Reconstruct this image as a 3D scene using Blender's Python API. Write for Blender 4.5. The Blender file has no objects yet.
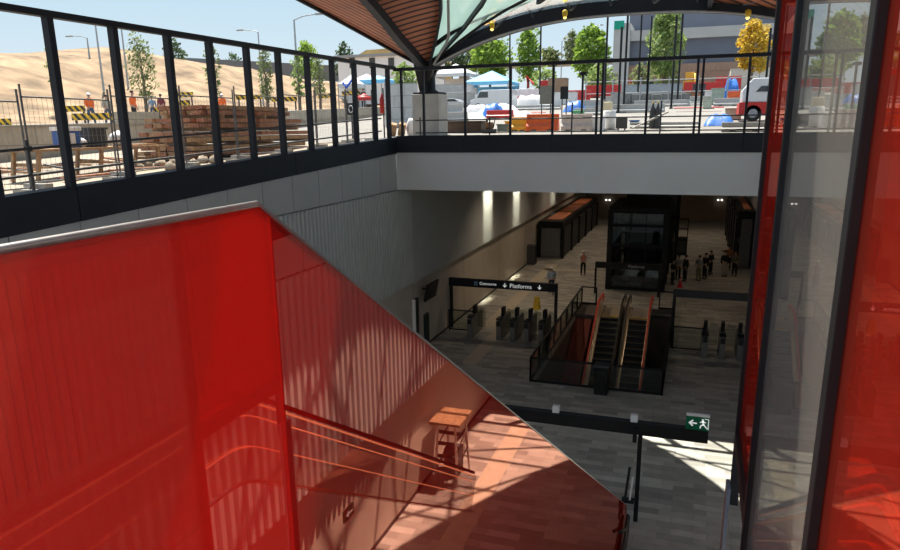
import bpy, bmesh, math, random
from mathutils import Vector, Matrix, Quaternion
random.seed(7)
C = bpy.context.scene.collection
V = Vector
PI = math.pi
# ------------------------------------------------------------------ camera model (measured from the vanishing lines)
FPX, PPX, PPY = 700.0, 450.0, 307.0
_y = V((250, -182, FPX)).normalized()
_d = V((34, 2733, FPX)); _d = (_d - _y * _d.dot(_y)).normalized()
_z = -_d
_x = _y.cross(_z)
CAM = V((0, 0, 10.3))
def ray(u, v):
    d = V((u - PPX, v - PPY, FPX))
    return V((_x.dot(d), _y.dot(d), _z.dot(d)))
def on_x(u, v, x): r = ray(u, v); return CAM + r * (x / r.x)
def on_y(u, v, y): r = ray(u, v); return CAM + r * (y / r.y)
def on_z(u, v, z): r = ray(u, v); return CAM + r * ((z - CAM.z) / r.z)
def on_slope(u, v, y0, z0, s):
    r = ray(u, v); k = (z0 - s * y0 - CAM.z) / (r.z - s * r.y); return CAM + r * k
def ground(y):
    if y < 27: return 9.0 + 0.043 * (y - 9.2)
    return 9.765 + 0.07 * (min(y, 92) - 27)
def on_ground(u, v):
    p = on_slope(u, v, 27, 9.765, 0.07)
    if p.y > 92 or p.y < 0: p = on_y(u, v, 92)
    return p
def terrace(y): return 10.5 + 0.012 * (y - 17.8) if y < 36 else 10.718 + 0.05 * (y - 36)
def wall_top(y):
    if y < 23.3: return 10.54 + 0.02 * (y - 17.8)
    return 11.08 + 0.012 * (y - 23.4) if y < 32 else 11.18 + 0.04 * (y - 32)

# ------------------------------------------------------------------ materials
MATS = {}
def new_mat(name):
    m = bpy.data.materials.new(name); m.use_nodes = True
    nt = m.node_tree
    return m, nt, nt.nodes['Principled BSDF']
def mat(name, col, rough=0.6, metal=0.0, var=0.12, scale=6.0, bump=0.0, spec=0.4):
    if name in MATS: return MATS[name]
    m, nt, b = new_mat(name)
    b.inputs['Roughness'].default_value = rough
    b.inputs['Metallic'].default_value = metal
    b.inputs['Specular IOR Level'].default_value = spec
    tc = nt.nodes.new('ShaderNodeTexCoord')
    n = nt.nodes.new('ShaderNodeTexNoise'); n.inputs['Scale'].default_value = scale; n.inputs['Detail'].default_value = 5
    nt.links.new(tc.outputs['Object'], n.inputs['Vector'])
    r = nt.nodes.new('ShaderNodeValToRGB')
    r.color_ramp.elements[0].position = 0.3; r.color_ramp.elements[1].position = 0.7
    r.color_ramp.elements[0].color = tuple(c * (1 - var) for c in col) + (1,)
    r.color_ramp.elements[1].color = tuple(min(1, c * (1 + var)) for c in col) + (1,)
    nt.links.new(n.outputs['Fac'], r.inputs['Fac'])
    nt.links.new(r.outputs['Color'], b.inputs['Base Color'])
    if bump:
        bp = nt.nodes.new('ShaderNodeBump'); bp.inputs['Strength'].default_value = bump; bp.inputs['Distance'].default_value = 0.05
        nt.links.new(n.outputs['Fac'], bp.inputs['Height']); nt.links.new(bp.outputs['Normal'], b.inputs['Normal'])
    MATS[name] = m; return m
def brick_mat(name, c1, c2, cm, bw, bh, mortar, rough=0.6, axes='xy', off=0.5, spec=0.3):
    if name in MATS: return MATS[name]
    m, nt, b = new_mat(name)
    b.inputs['Roughness'].default_value = rough; b.inputs['Specular IOR Level'].default_value = spec
    g = nt.nodes.new('ShaderNodeNewGeometry')
    sp = nt.nodes.new('ShaderNodeSeparateXYZ'); cb = nt.nodes.new('ShaderNodeCombineXYZ')
    nt.links.new(g.outputs['Position'], sp.inputs[0])
    nm = {'x': 'X', 'y': 'Y', 'z': 'Z'}
    nt.links.new(sp.outputs[nm[axes[0]]], cb.inputs['X']); nt.links.new(sp.outputs[nm[axes[1]]], cb.inputs['Y'])
    br = nt.nodes.new('ShaderNodeTexBrick')
    br.inputs['Scale'].default_value = 1.0; br.inputs['Brick Width'].default_value = bw; br.inputs['Row Height'].default_value = bh
    br.inputs['Mortar Size'].default_value = mortar; br.inputs['Color1'].default_value = c1 + (1,)
    br.inputs['Color2'].default_value = c2 + (1,); br.inputs['Mortar'].default_value = cm + (1,)
    br.offset = off; br.offset_frequency = 2
    nt.links.new(cb.outputs[0], br.inputs['Vector'])
    n = nt.nodes.new('ShaderNodeTexNoise'); n.inputs['Scale'].default_value = 2.5; n.inputs['Detail'].default_value = 6
    nt.links.new(g.outputs['Position'], n.inputs['Vector'])
    mx = nt.nodes.new('ShaderNodeMix'); mx.data_type = 'RGBA'; mx.blend_type = 'OVERLAY'
    mx.inputs['Factor'].default_value = 0.25
    nt.links.new(br.outputs['Color'], mx.inputs['A']); nt.links.new(n.outputs['Fac'], mx.inputs['B'])
    nt.links.new(mx.outputs['Result'], b.inputs['Base Color'])
    MATS[name] = m; return m
def stripe_mat(name, ca, cb_, pitch, duty, axis='xy', rough=0.6, angle=0.0):
    if name in MATS: return MATS[name]
    m, nt, b = new_mat(name); b.inputs['Roughness'].default_value = rough
    g = nt.nodes.new('ShaderNodeTexCoord'); sp = nt.nodes.new('ShaderNodeSeparateXYZ')
    mp = nt.nodes.new('ShaderNodeMapping'); mp.inputs['Rotation'].default_value[2] = angle
    nt.links.new(g.outputs['Object'], mp.inputs[0]); nt.links.new(mp.outputs[0], sp.inputs[0])
    if len(axis) == 2:
        ad = nt.nodes.new('ShaderNodeMath'); ad.operation = 'ADD'
        nt.links.new(sp.outputs[axis[0].upper()], ad.inputs[0]); nt.links.new(sp.outputs[axis[1].upper()], ad.inputs[1]); o = ad.outputs[0]
    else: o = sp.outputs[axis.upper()]
    dv = nt.nodes.new('ShaderNodeMath'); dv.operation = 'DIVIDE'; dv.inputs[1].default_value = pitch
    fr = nt.nodes.new('ShaderNodeMath'); fr.operation = 'FRACT'
    gt = nt.nodes.new('ShaderNodeMath'); gt.operation = 'GREATER_THAN'; gt.inputs[1].default_value = duty
    nt.links.new(o, dv.inputs[0]); nt.links.new(dv.outputs[0], fr.inputs[0]); nt.links.new(fr.outputs[0], gt.inputs[0])
    n = nt.nodes.new('ShaderNodeTexNoise'); n.inputs['Scale'].default_value = 1.3; n.inputs['Detail'].default_value = 4
    nt.links.new(g.outputs['Object'], n.inputs['Vector'])
    mx = nt.nodes.new('ShaderNodeMix'); mx.data_type = 'RGBA'
    mx.inputs['A'].default_value = ca + (1,); mx.inputs['B'].default_value = cb_ + (1,)
    nt.links.new(gt.outputs[0], mx.inputs['Factor'])
    m2 = nt.nodes.new('ShaderNodeMix'); m2.data_type = 'RGBA'; m2.blend_type = 'OVERLAY'; m2.inputs['Factor'].default_value = 0.35
    nt.links.new(mx.outputs['Result'], m2.inputs['A']); nt.links.new(n.outputs['Fac'], m2.inputs['B'])
    nt.links.new(m2.outputs['Result'], b.inputs['Base Color'])
    MATS[name] = m; return m
def glass_mat(name, tint, refl, refl_col, veil, veil_col, rough=0.0):
    """tinted architectural glass: see-through tint + mirror-like coating + a little cloudy film in the laminate"""
    if name in MATS: return MATS[name]
    m, nt, b = new_mat(name); nt.nodes.remove(b)
    out = nt.nodes['Material Output']
    tr = nt.nodes.new('ShaderNodeBsdfTransparent'); tr.inputs[0].default_value = tint + (1,)
    gl = nt.nodes.new('ShaderNodeBsdfGlossy'); gl.inputs['Color'].default_value = refl_col + (1,); gl.inputs['Roughness'].default_value = rough
    lw = nt.nodes.new('ShaderNodeLayerWeight'); lw.inputs['Blend'].default_value = 0.2
    mu = nt.nodes.new('ShaderNodeMath'); mu.operation = 'MULTIPLY_ADD'; mu.inputs[1].default_value = 0.6; mu.inputs[2].default_value = refl; mu.use_clamp = True
    nt.links.new(lw.outputs['Fresnel'], mu.inputs[0])
    m1 = nt.nodes.new('ShaderNodeMixShader'); nt.links.new(mu.outputs[0], m1.inputs[0])
    nt.links.new(tr.outputs[0], m1.inputs[1]); nt.links.new(gl.outputs[0], m1.inputs[2])
    last = m1
    if veil > 0:
        df = nt.nodes.new('ShaderNodeBsdfDiffuse'); df.inputs[0].default_value = veil_col + (1,)
        tl = nt.nodes.new('ShaderNodeBsdfTranslucent'); tl.inputs[0].default_value = veil_col + (1,)
        m2 = nt.nodes.new('ShaderNodeMixShader'); m2.inputs[0].default_value = 0.5
        nt.links.new(df.outputs[0], m2.inputs[1]); nt.links.new(tl.outputs[0], m2.inputs[2])
        m3 = nt.nodes.new('ShaderNodeMixShader'); m3.inputs[0].default_value = veil
        nt.links.new(m1.outputs[0], m3.inputs[1]); nt.links.new(m2.outputs[0], m3.inputs[2]); last = m3
    nt.links.new(last.outputs[0], out.inputs['Surface'])
    MATS[name] = m; return m
def lamp_mat(name, col, s):
    if name in MATS: return MATS[name]
    m, nt, b = new_mat(name)
    b.inputs['Base Color'].default_value = col + (1,)
    b.inputs['Emission Color'].default_value = col + (1,); b.inputs['Emission Strength'].default_value = s
    MATS[name] = m; return m

# ------------------------------------------------------------------ mesh builder
class MB:
    def __init__(s): s.v = []; s.f = []; s.mi = []; s.sm = []
    def add(s, vs, fs, mi=0, smooth=False):
        o = len(s.v); s.v += [tuple(p) for p in vs]
        for f in fs: s.f.append(tuple(i + o for i in f)); s.mi.append(mi); s.sm.append(smooth)
        return s
    def box(s, x0, x1, y0, y1, z0, z1, mi=0):
        vs = [(x, y, z) for x in (x0, x1) for y in (y0, y1) for z in (z0, z1)]
        return s.add(vs, [(0, 1, 3, 2), (4, 6, 7, 5), (0, 4, 5, 1), (2, 3, 7, 6), (0, 2, 6, 4), (1, 5, 7, 3)], mi)
    def hexa(s, a, b, mi=0):          # two quads (4 points each) joined
        return s.add(list(a) + list(b), [(3, 2, 1, 0), (4, 5, 6, 7), (0, 1, 5, 4), (1, 2, 6, 5), (2, 3, 7, 6), (3, 0, 4, 7)], mi)
    def obox(s, c, sx, sy, sz, rz=0, mi=0, rx=0, ry=0):
        M = Matrix.Rotation(rz, 3, 'Z') @ Matrix.Rotation(ry, 3, 'Y') @ Matrix.Rotation(rx, 3, 'X'); c = V(c)
        vs = [c + M @ V((x, y, z)) for x in (-sx / 2, sx / 2) for y in (-sy / 2, sy / 2) for z in (-sz / 2, sz / 2)]
        return s.add(vs, [(0, 1, 3, 2), (4, 6, 7, 5), (0, 4, 5, 1), (2, 3, 7, 6), (0, 2, 6, 4), (1, 5, 7, 3)], mi)
    def bar(s, p, q, w, h, mi=0, up=(0, 0, 1)):
        p, q = V(p), V(q); d = (q - p).normalized(); up = V(up)
        if abs(d.dot(up)) > 0.98: up = V((0, 1, 0))
        a = d.cross(up).normalized(); b = a.cross(d).normalized()
        A = [p + a * (i * w / 2) + b * (j * h / 2) for i, j in ((-1, -1), (1, -1), (1, 1), (-1, 1))]
        B = [x + (q - p) for x in A]
        return s.hexa(A, B, mi)
    def path(s, pts, r, n=8, mi=0, closed=False, smooth=True, taper=None):
        pts = [V(p) for p in pts]; k = len(pts); rings = []
        up = V((0, 0, 1))
        for i, p in enumerate(pts):
            a = pts[max(i - 1, 0)]; b = pts[min(i + 1, k - 1)]
            if closed: a = pts[i - 1]; b = pts[(i + 1) % k]
            d = (b - a).normalized()
            u = up if abs(d.dot(up)) < 0.95 else V((1, 0, 0))
            e = d.cross(u).normalized(); g = e.cross(d).normalized()
            rr = r if taper is None else taper[i]
            rings.append([p + e * (rr * math.cos(2 * PI * j / n)) + g * (rr * math.sin(2 * PI * j / n)) for j in range(n)])
        vs = [p for R in rings for p in R]; fs = []
        for i in range(k if closed else k - 1):
            i2 = (i + 1) % k
            for j in range(n):
                fs.append((i * n + j, i * n + (j + 1) % n, i2 * n + (j + 1) % n, i2 * n + j))
        s.add(vs, fs, mi, smooth)
        if not closed:
            s.add(rings[0], [tuple(range(n))[::-1]], mi); s.add(rings[-1], [tuple(range(n))], mi)
        return s
    def tube(s, p, q, r, n=8, mi=0): return s.path([p, q], r, n, mi)
    def flat_path(s, pts, w, h, side=(1, 0, 0), mi=0):   # rectangular section swept along points, width along 'side'
        pts = [V(p) for p in pts]; sd = V(side).normalized(); k = len(pts); vs = []
        for i, p in enumerate(pts):
            d = (pts[min(i + 1, k - 1)] - pts[max(i - 1, 0)]).normalized(); nrm = sd.cross(d).normalized()
            for a, b in ((-1, -1), (1, -1), (1, 1), (-1, 1)): vs.append(p + sd * (a * w / 2) + nrm * (b * h / 2))
        fs = [(3, 2, 1, 0), tuple((k - 1) * 4 + j for j in range(4))]
        for i in range(k - 1):
            for j in range(4): fs.append((i * 4 + j, i * 4 + (j + 1) % 4, (i + 1) * 4 + (j + 1) % 4, (i + 1) * 4 + j))
        return s.add(vs, fs, mi)
    def prism(s, poly, d, mi=0):      # polygon (3D points) extruded by vector d
        d = V(d); a = [V(p) for p in poly]; n = len(a)
        fs = [tuple(range(n))[::-1], tuple(range(n, 2 * n))] + [(i, (i + 1) % n, n + (i + 1) % n, n + i) for i in range(n)]
        return s.add(a + [p + d for p in a], fs, mi)
    def lathe(s, c, prof, n=14, mi=0, smooth=True):
        c = V(c); vs = []; k = len(prof)
        for r, z in prof:
            for j in range(n): vs.append(c + V((r * math.cos(2 * PI * j / n), r * math.sin(2 * PI * j / n), z)))
        fs = [(i * n + j, i * n + (j + 1) % n, (i + 1) * n + (j + 1) % n, (i + 1) * n + j) for i in range(k - 1) for j in range(n)]
        fs += [tuple(range(n))[::-1], tuple((k - 1) * n + j for j in range(n))]
        return s.add(vs, fs, mi, smooth)
    def blob(s, c, rx, ry, rz, mi=0, nu=10, nv=7, jit=0.0, zmin=-1.0):
        c = V(c); vs = []; fs = []
        for i in range(nv + 1):
            t = max(math.cos(PI * i / nv), zmin); ph = math.acos(t)
            for j in range(nu):
                a = 2 * PI * j / nu; k = 1 + random.uniform(-jit, jit)
                vs.append(c + V((rx * k * math.sin(ph) * math.cos(a), ry * k * math.sin(ph) * math.sin(a), rz * k * t)))
        for i in range(nv):
            for j in range(nu): fs.append((i * nu + j, (i + 1) * nu + j, (i + 1) * nu + (j + 1) % nu, i * nu + (j + 1) % nu))
        return s.add(vs, fs, mi, True)
    def sheet(s, grid, mi=0, thick=None, smooth=True):   # grid[i][j] points
        n = len(grid); m = len(grid[0]); vs = [p for R in grid for p in R]
        fs = [(i * m + j, i * m + j + 1, (i + 1) * m + j + 1, (i + 1) * m + j) for i in range(n - 1) for j in range(m - 1)]
        s.add(vs, fs, mi, smooth)
        if thick is not None:
            t = V(thick); s.add([V(p) + t for p in vs], [f[::-1] for f in fs], mi, smooth)
            edge = [(i, 0) for i in range(n)] + [(n - 1, j) for j in range(1, m)] + [(i, m - 1) for i in range(n - 2, -1, -1)] + [(0, j) for j in range(m - 2, 0, -1)]
            e = [V(grid[i][j]) for i, j in edge]; k = len(e)
            s.add(e + [p + t for p in e], [(i, (i + 1) % k, k + (i + 1) % k, k + i) for i in range(k)], mi)
        return s
    def build(s, name, mats, parent=None, bevel=0):
        me = bpy.data.meshes.new(name)
        off = V(parent_loc(parent)) if parent else V((0, 0, 0))
        me.from_pydata([tuple(V(p) - off) for p in s.v], [], s.f)
        if not isinstance(mats, (list, tuple)): mats = [mats]
        for m in mats: me.materials.append(m)
        me.polygons.foreach_set('material_index', s.mi); me.polygons.foreach_set('use_smooth', s.sm)
        bm = bmesh.new(); bm.from_mesh(me); bmesh.ops.recalc_face_normals(bm, faces=bm.faces); bm.to_mesh(me); bm.free()
        me.update()
        o = bpy.data.objects.new(name, me); C.objects.link(o)
        if parent: o.parent = parent
        if bevel:
            md = o.modifiers.new('b', 'BEVEL'); md.width = bevel; md.segments = 2; md.limit_method = 'ANGLE'
        return o
def parent_loc(o):
    l = V((0, 0, 0))
    while o: l = l + o.location; o = o.parent
    return l
def tag(o, label, cat, group=None):
    o['label'] = label; o['category'] = cat
    if group: o['group'] = group
    return o
def thing(name, label, cat, loc, group=None):
    o = bpy.data.objects.new(name, None); C.objects.link(o); o.location = loc; o.empty_display_size = 0.2
    return tag(o, label, cat, group)
def struct(o): o['kind'] = 'structure'; return o
def kids(o): return [c for c in bpy.data.objects if c.parent == o]
def dup(root, loc, rz=0, label=None, scale=None):
    r = root.copy(); C.objects.link(r); r.location = loc; r.rotation_euler = (0, 0, rz)
    if label: r['label'] = label
    if scale: r.scale = scale
    for ch in kids(root):
        c = ch.copy(); C.objects.link(c); c.parent = r
        for g in kids(ch):
            d = g.copy(); C.objects.link(d); d.parent = c
    return r
def text_part(name, body, size, loc, rot, m, parent, depth=0.004):
    cu = bpy.data.curves.new(name, 'FONT'); cu.body = body; cu.size = size; cu.extrude = depth; cu.align_x = 'LEFT'; cu.align_y = 'CENTER'
    t = bpy.data.objects.new(name, cu); C.objects.link(t)
    dg = bpy.context.evaluated_depsgraph_get(); me = bpy.data.meshes.new_from_object(t.evaluated_get(dg))
    bpy.data.objects.remove(t); bpy.data.curves.remove(cu)
    o = bpy.data.objects.new(name, me); C.objects.link(o); me.materials.clear(); me.materials.append(m)
    o.parent = parent; o.location = V(loc) - parent_loc(parent); o.rotation_euler = rot
    return o
# common materials
BLK = mat('black_steel', (0.012, 0.0125, 0.014), 0.55, 0.0, 0.2, 3, 0, 0.25)
NAVY = mat('dark_blue_black_paint', (0.014, 0.018, 0.027), 0.55, 0, 0.15, 2, 0, 0.3)
STEEL = mat('brushed_steel', (0.55, 0.55, 0.55), 0.3, 1.0, 0.08, 30)
GREY = mat('grey_paint', (0.3, 0.31, 0.32), 0.6)
DGREY = mat('dark_grey', (0.06, 0.062, 0.065), 0.6)
WHITE = mat('white_paint', (0.8, 0.8, 0.8), 0.5, 0, 0.05)
CONC = mat('concrete', (0.34, 0.33, 0.31), 0.85, 0, 0.12, 3, 0.15)
LCONC = mat('pale_concrete', (0.42, 0.4, 0.37), 0.85, 0, 0.1, 2, 0.15)
RED = mat('red_plastic', (0.5, 0.03, 0.025), 0.45)
ORG = mat('orange_plastic', (0.7, 0.12, 0.03), 0.45)
BLUE = mat('blue_tarp', (0.03, 0.15, 0.5), 0.45, 0, 0.35, 2.5, 0.6)
LBLUE = mat('light_blue_canvas', (0.2, 0.55, 0.85), 0.7)
CANVAS = mat('white_canvas', (0.62, 0.62, 0.62), 0.8, 0, 0.06, 3, 0.2)
YEL = mat('yellow_paint', (0.75, 0.5, 0.03), 0.5)
WOOD = mat('raw_timber', (0.38, 0.24, 0.13), 0.8, 0, 0.3, 8, 0.2)
RWOOD = mat('red_brown_timber', (0.32, 0.15, 0.085), 0.8, 0, 0.35, 5, 0.2)
GREEN = mat('exit_green', (0.0, 0.16, 0.07), 0.4)
SIGNW = lamp_mat('sign_white_light', (0.9, 0.92, 0.9), 0.28)
RUB = mat('black_rubber', (0.01, 0.01, 0.01), 0.45)
REDRUB = mat('red_handrail', (0.7, 0.06, 0.03), 0.4)
HAZ = stripe_mat('yellow_black_stripes', (0.85, 0.5, 0.02), (0.015, 0.015, 0.015), 0.5, 0.5, 'xz')
SUN, SKY, SUNX, SUNY, EXPO = 7.0, 0.66, 0.29, -0.34, 0.65
# ================================================================== THE PIT: floor, walls, beam
FLOOR = brick_mat('floor_pavers', (0.56, 0.545, 0.49), (0.3, 0.29, 0.265), (0.24, 0.23, 0.21), 0.9, 0.30, 0.004, 0.5, 'xy', 0.37)
PALE = mat('pale_inlay', (0.62, 0.55, 0.43), 0.6, 0, 0.08, 3)
XU, XL = -11.6, -11.9            # left wall: upper face, lower (recessed) face
RU, RL = 4.35, 4.85              # right wall
YB = 26.8                        # beam face
WX0, WX1, WY0, WY1 = -5.95, -0.68, 27.1, 41.0     # escalator well
b = MB()
for x0, x1, y0, y1 in ((XL, RL, -6, WY0), (XL, WX0, WY0, WY1), (WX1, RL, WY0, WY1), (XL, RL, WY1, 82)):
    b.box(x0, x1, y0, y1, -0.4, 0)
struct(b.build('floor', FLOOR))
def inlay(n, x0, x1, y0, y1, m=PALE): 
    o = MB().box(x0, x1, y0, y1, -0.05, 0.004).build('trim_%d' % n, m); struct(o)
inlay(1, -9.45, -8.75, 28.5, 34.0); inlay(2, -10.35, -9.6, 34.5, 53.0); inlay(3, -9.6, -7.6, 34.2, 35.0)
inlay(4, -10.3, RL, 50.6, 51.2); inlay(5, 2.75, 3.4, 12.0, 22.5); inlay(6, -9.45, -8.75, 8, 26)
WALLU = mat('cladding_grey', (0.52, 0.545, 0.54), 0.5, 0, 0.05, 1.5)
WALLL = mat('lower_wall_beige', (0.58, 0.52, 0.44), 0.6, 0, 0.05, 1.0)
GROOVE_SHADE = mat('groove_shade', (0.1, 0.105, 0.105), 0.7, 0, 0.05, 1.5)  # groove floors darkened: shade between the ribs is put into the colour
PANEL = mat('smooth_panel', (0.42, 0.435, 0.435), 0.45, 0, 0.04, 1.0)
BEAMM = mat('white_beam', (0.66, 0.69, 0.7), 0.5, 0, 0.03, 0.7)
SK = mat('black_skirting', (0.03, 0.03, 0.03), 0.5)
def slope_top(y): return 8.15 + 0.0465 * (y - 1.5)          # underside of the left fascia
def corrugated(x, sgn, y0, y1, z0, z1, pitch=0.24, d=0.11):
    """trapezoidal ribs facing +x (sgn 1) or -x"""
    m = MB(); prof = []
    y = y0
    while y < y1 - 1e-6:
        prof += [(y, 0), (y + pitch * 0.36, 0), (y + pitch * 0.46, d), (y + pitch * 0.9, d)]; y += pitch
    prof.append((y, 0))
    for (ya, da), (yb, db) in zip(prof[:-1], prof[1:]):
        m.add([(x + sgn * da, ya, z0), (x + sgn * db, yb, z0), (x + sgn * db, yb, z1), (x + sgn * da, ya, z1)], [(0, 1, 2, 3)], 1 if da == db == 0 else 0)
    a, bb = prof[0][0], prof[-1][0]
    m.box(x - sgn * 0.02, x - sgn * 0.16, a, bb, z0, z1)
    pts = [V((x - sgn * 0.05, a, z0))] + [V((x + sgn * dd, yy, z0)) for yy, dd in prof] + [V((x - sgn * 0.05, bb, z0))]
    m.add(pts, [tuple(range(len(pts)))])
    return m
def side_wall(name, xl, xu, sgn, ystart):
    w = MB().box(xl, xl - sgn * 0.4, -6, 82, -0.4, 8.6)
    w.box(xl - sgn * 0.02, xu - sgn * 0.14, -6, 82, 3.66, 3.8)
    wall = struct(w.build(name, WALLL))
    MB().box(xl + sgn * 0.015, xl, -6, 82, 0, 0.12).build('skirting', SK, wall)
    y = 28.3 - 2.41 * round((28.3 - ystart) / 2.41)
    while y < 28.2:                                      # cladding in lengths with a shadow gap
        y2 = y + 2.41
        corrugated(xu - sgn * 0.11, sgn, y, y + round((y2 - y - 0.02) / 0.24) * 0.24 - 0.001, 3.62, 7.82).build('corrugated_sheet', [WALLU, GROOVE_SHADE], wall); y += 2.41
    MB().box(xu - sgn * 0.14, xu, 28.34, 50, 3.62, 8.6).build('smooth_cladding', WALLU, wall)
    MB().box(xu - sgn * 0.14, xu, 50.02, 82, 3.62, 8.6).build('smooth_cladding', WALLU, wall)
    return wall
wl = side_wall('wall_left', XL, XU, 1, -5.6)
wr = side_wall('wall_right', RL, RU, -1, 3.0)
# smooth panels above the ribs, one per 1.6 m bay
for sgn, xu, wall in ((1, XU, wl), (-1, RU, wr)):
    y = 26.795; k = 0
    while y > -5:
        MB().box(xu, xu - sgn * 0.14, y - 1.57, y, 7.86, slope_top(y) + 0.25).build('smooth_panel', PANEL, wall); y -= 1.6
# column-like joints on the lower left wall
jl = MB()
for yy in (29.0, 36.5, 44.0, 51.5, 59): jl.box(XL, XL + 0.004, yy, yy + 0.025, 0.12, 3.66)
jl.build('panel_joint', SK, wl)
struct(MB().box(XL, RL, 82, 82.4, -0.4, 8.6).build('wall_back', mat('back_wall_brown', (0.42, 0.32, 0.24), 0.7, 0, 0.12, 0.6)))
struct(MB().box(XL, RL, -6.4, -6, -0.4, 7.4).build('wall_front', WALLL))
struct(MB().box(XL, RL, YB + 0.5, 82, 8.3, 8.6).build('ceiling', mat('dark_ceiling', (0.1, 0.095, 0.09), 0.8)))
bm_ = MB().box(XU + 0.003, RU - 0.003, YB, YB + 0.6, 7.87, 9.36)
bo = struct(bm_.build('trim_7', BEAMM)); 
# black fascias at street level
fl = MB(); ys = [-6, 10.8, 19.0, 27.3]
for a, c in zip(ys[:-1], ys[1:]):
    fa = [V((XU + 0.05, y, z)) for y, z in ((a + 0.012, slope_top(a)), (c - 0.012, slope_top(c)), (c - 0.012, 8.805 + 0.0433 * c), (a + 0.012, 8.805 + 0.0433 * a))]
    fl.hexa(fa, [p + V((-0.4, 0, 0)) for p in fa])
struct(fl.build('trim_8', NAVY))
fr = MB(); 
for a, c in ((XU + 0.06, -8.7), (-8.69, -5.25), (-5.24, -1.86), (-1.85, 1.44), (1.45, RU - 0.06)): fr.box(a, c, YB - 0.05, YB + 0.75, 9.36, 10.02)
struct(fr.build('trim_9', NAVY))
fr = MB()
for a, c in zip(ys[:-1], ys[1:]):
    fa = [V((RU - 0.05, y, z)) for y, z in ((a, slope_top(a)), (c, slope_top(c)), (c, 8.805 + 0.0433 * c), (a, 8.805 + 0.0433 * a))]
    fr.hexa(fa, [p + V((0.4, 0, 0)) for p in fa])
struct(fr.build('trim_10', NAVY))

# ------------------------------------------------------------------ street-level railings (tall black posts + top rail)
def base_left(y): return 8.805 + 0.0433 * y
R1 = thing('boundary_railing', 'tall black steel railing along the left edge, its base rising with the street', 'railing', (XU, 18, base_left(18)))
for y in (9.15, 10.72, 12.3, 13.92, 15.4, 16.95, 18.48, 20.1, 21.7, 23.32, 24.93, 26.2):
    MB().box(XU - 0.08, XU + 0.08, y - 0.07, y + 0.07, base_left(y) - 0.02, 12.4 + 0.2 * (y - 9) / 17.85).build('post', NAVY, R1, 0.008)
MB().hexa([V((XU + a, 9.0, z)) for a, z in ((-0.09, 12.36), (0.09, 12.36), (0.09, 12.48), (-0.09, 12.48))],
          [V((XU + a, 26.85, z)) for a, z in ((-0.09, 12.56), (0.09, 12.56), (0.09, 12.68), (-0.09, 12.68))]).build('top_rail', NAVY, R1)
R2 = thing('boundary_railing', 'tall black steel railing across the far edge above the white beam', 'railing', (-3.5, YB + 0.2, 10.02))
for x in (-11.3, -10.36, -8.64, -6.84, -5.22, -3.6, -3.42, -1.85, -0.2, -0.02, 1.45, 2.9, 4.2):
    MB().box(x - 0.04, x + 0.04, YB - 0.02, YB + 0.1, 10.0, 12.55).build('post', NAVY, R2, 0.006)
MB().box(XU + 0.0, RU, YB - 0.06, YB + 0.12, 12.5, 12.62).build('top_rail', NAVY, R2)
R3 = thing('boundary_railing', 'tall black steel railing along the right edge, behind the clear pane', 'railing', (RU, 18, base_left(18)))
for y in (8.0, 9.15, 10.72, 12.3, 13.92, 15.4, 16.95, 18.48, 20.1, 21.7, 23.32, 24.93, 26.2):
    MB().box(RU - 0.06, RU + 0.06, y - 0.04, y + 0.04, base_left(y) - 0.02, 12.45).build('post', NAVY, R3)
MB().box(RU - 0.07, RU + 0.07, 8.0, 26.7, 12.45, 12.58).build('top_rail', NAVY, R3)
# scaffold-tube edge protection just outside the railing
G1 = thing('edge_guard', 'thin dark scaffold-tube guard rail just outside the left railing', 'guard rail', (-12.3, 18, ground(18)))
for dz in (0.45, 0.95):
    MB().path([(-12.3, y, ground(y) + dz) for y in (8.5, 14, 20, 27)], 0.028, 8).build('rail', DGREY, G1)
for y in (10.5, 13.0, 16.2, 19.5, 23.0, 26.3):
    MB().tube((-12.33, y, ground(y) - 0.05), (-12.33, y, ground(y) + 1.12), 0.03).box(-12.37, -12.26, y - 0.05, y + 0.05, ground(y) + 0.9, ground(y) + 1.0).build('upright', DGREY, G1)
G2 = thing('edge_guard', 'thin dark scaffold-tube guard rail outside the far railing', 'guard rail', (-3.5, 28.0, 9.83))
for z in (10.12, 10.62): MB().tube((-11.2, 28.0, z), (6.5, 28.0, z), 0.025).build('rail', DGREY, G2)
for x in (-11.0, -8.0, -4.7, -1.4, 2.0, 5.4): MB().tube((x, 28.03, 9.8), (x, 28.03, 11.2 if x in (-4.7, -1.4) else 10.75), 0.03).build('upright', DGREY, G2)
# ================================================================== canopy: pier foot, arch, ribs, timber soffits, glazing
TIMB = stripe_mat('timber_slats', (0.5, 0.18, 0.1), (0.03, 0.015, 0.012), 0.34, 0.66, 'y', 0.6, -0.5)
TIMB2 = stripe_mat('timber_slats_eave', (0.45, 0.17, 0.1), (0.05, 0.02, 0.015), 0.2, 0.72, 'x', 0.6, 0.25)
RG = glass_mat('roof_glass', (0.96, 0.98, 0.97), 0.03, (1, 1, 1), 0.0, (1, 1, 1))
FG = glass_mat('frosted_roof_glass', (0.45, 0.55, 0.53), 0.05, (1, 1, 1), 0.85, (0.62, 0.75, 0.72))
def f_(x): return 1.85 * max(0.0, 1 - abs((x + 2.75) / 8.75) ** 2.5)
def g_(y): return 2.2 * max(0.0, 1 - ((y - 17) / 13.0) ** 2)
def rz(x, y): return 12.95 + f_(x) + g_(y)
def lerp(tab, y):
    for (a, p), (c, q) in zip(tab[:-1], tab[1:]):
        if a >= y >= c: return p + (q - p) * ((a - y) / (a - c))
    return tab[-1][1] if y < tab[-1][0] else tab[0][1]
YN = 3.8
EAVE = [(30, -11.6), (28, -12.4), (25, -13.1), (20, -13.7), (YN, -13.7)]
R2L = [(30, -11.5), (27, -11.45), (24, -11.2), (18, -10.6), (YN, -9.5)]
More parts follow.
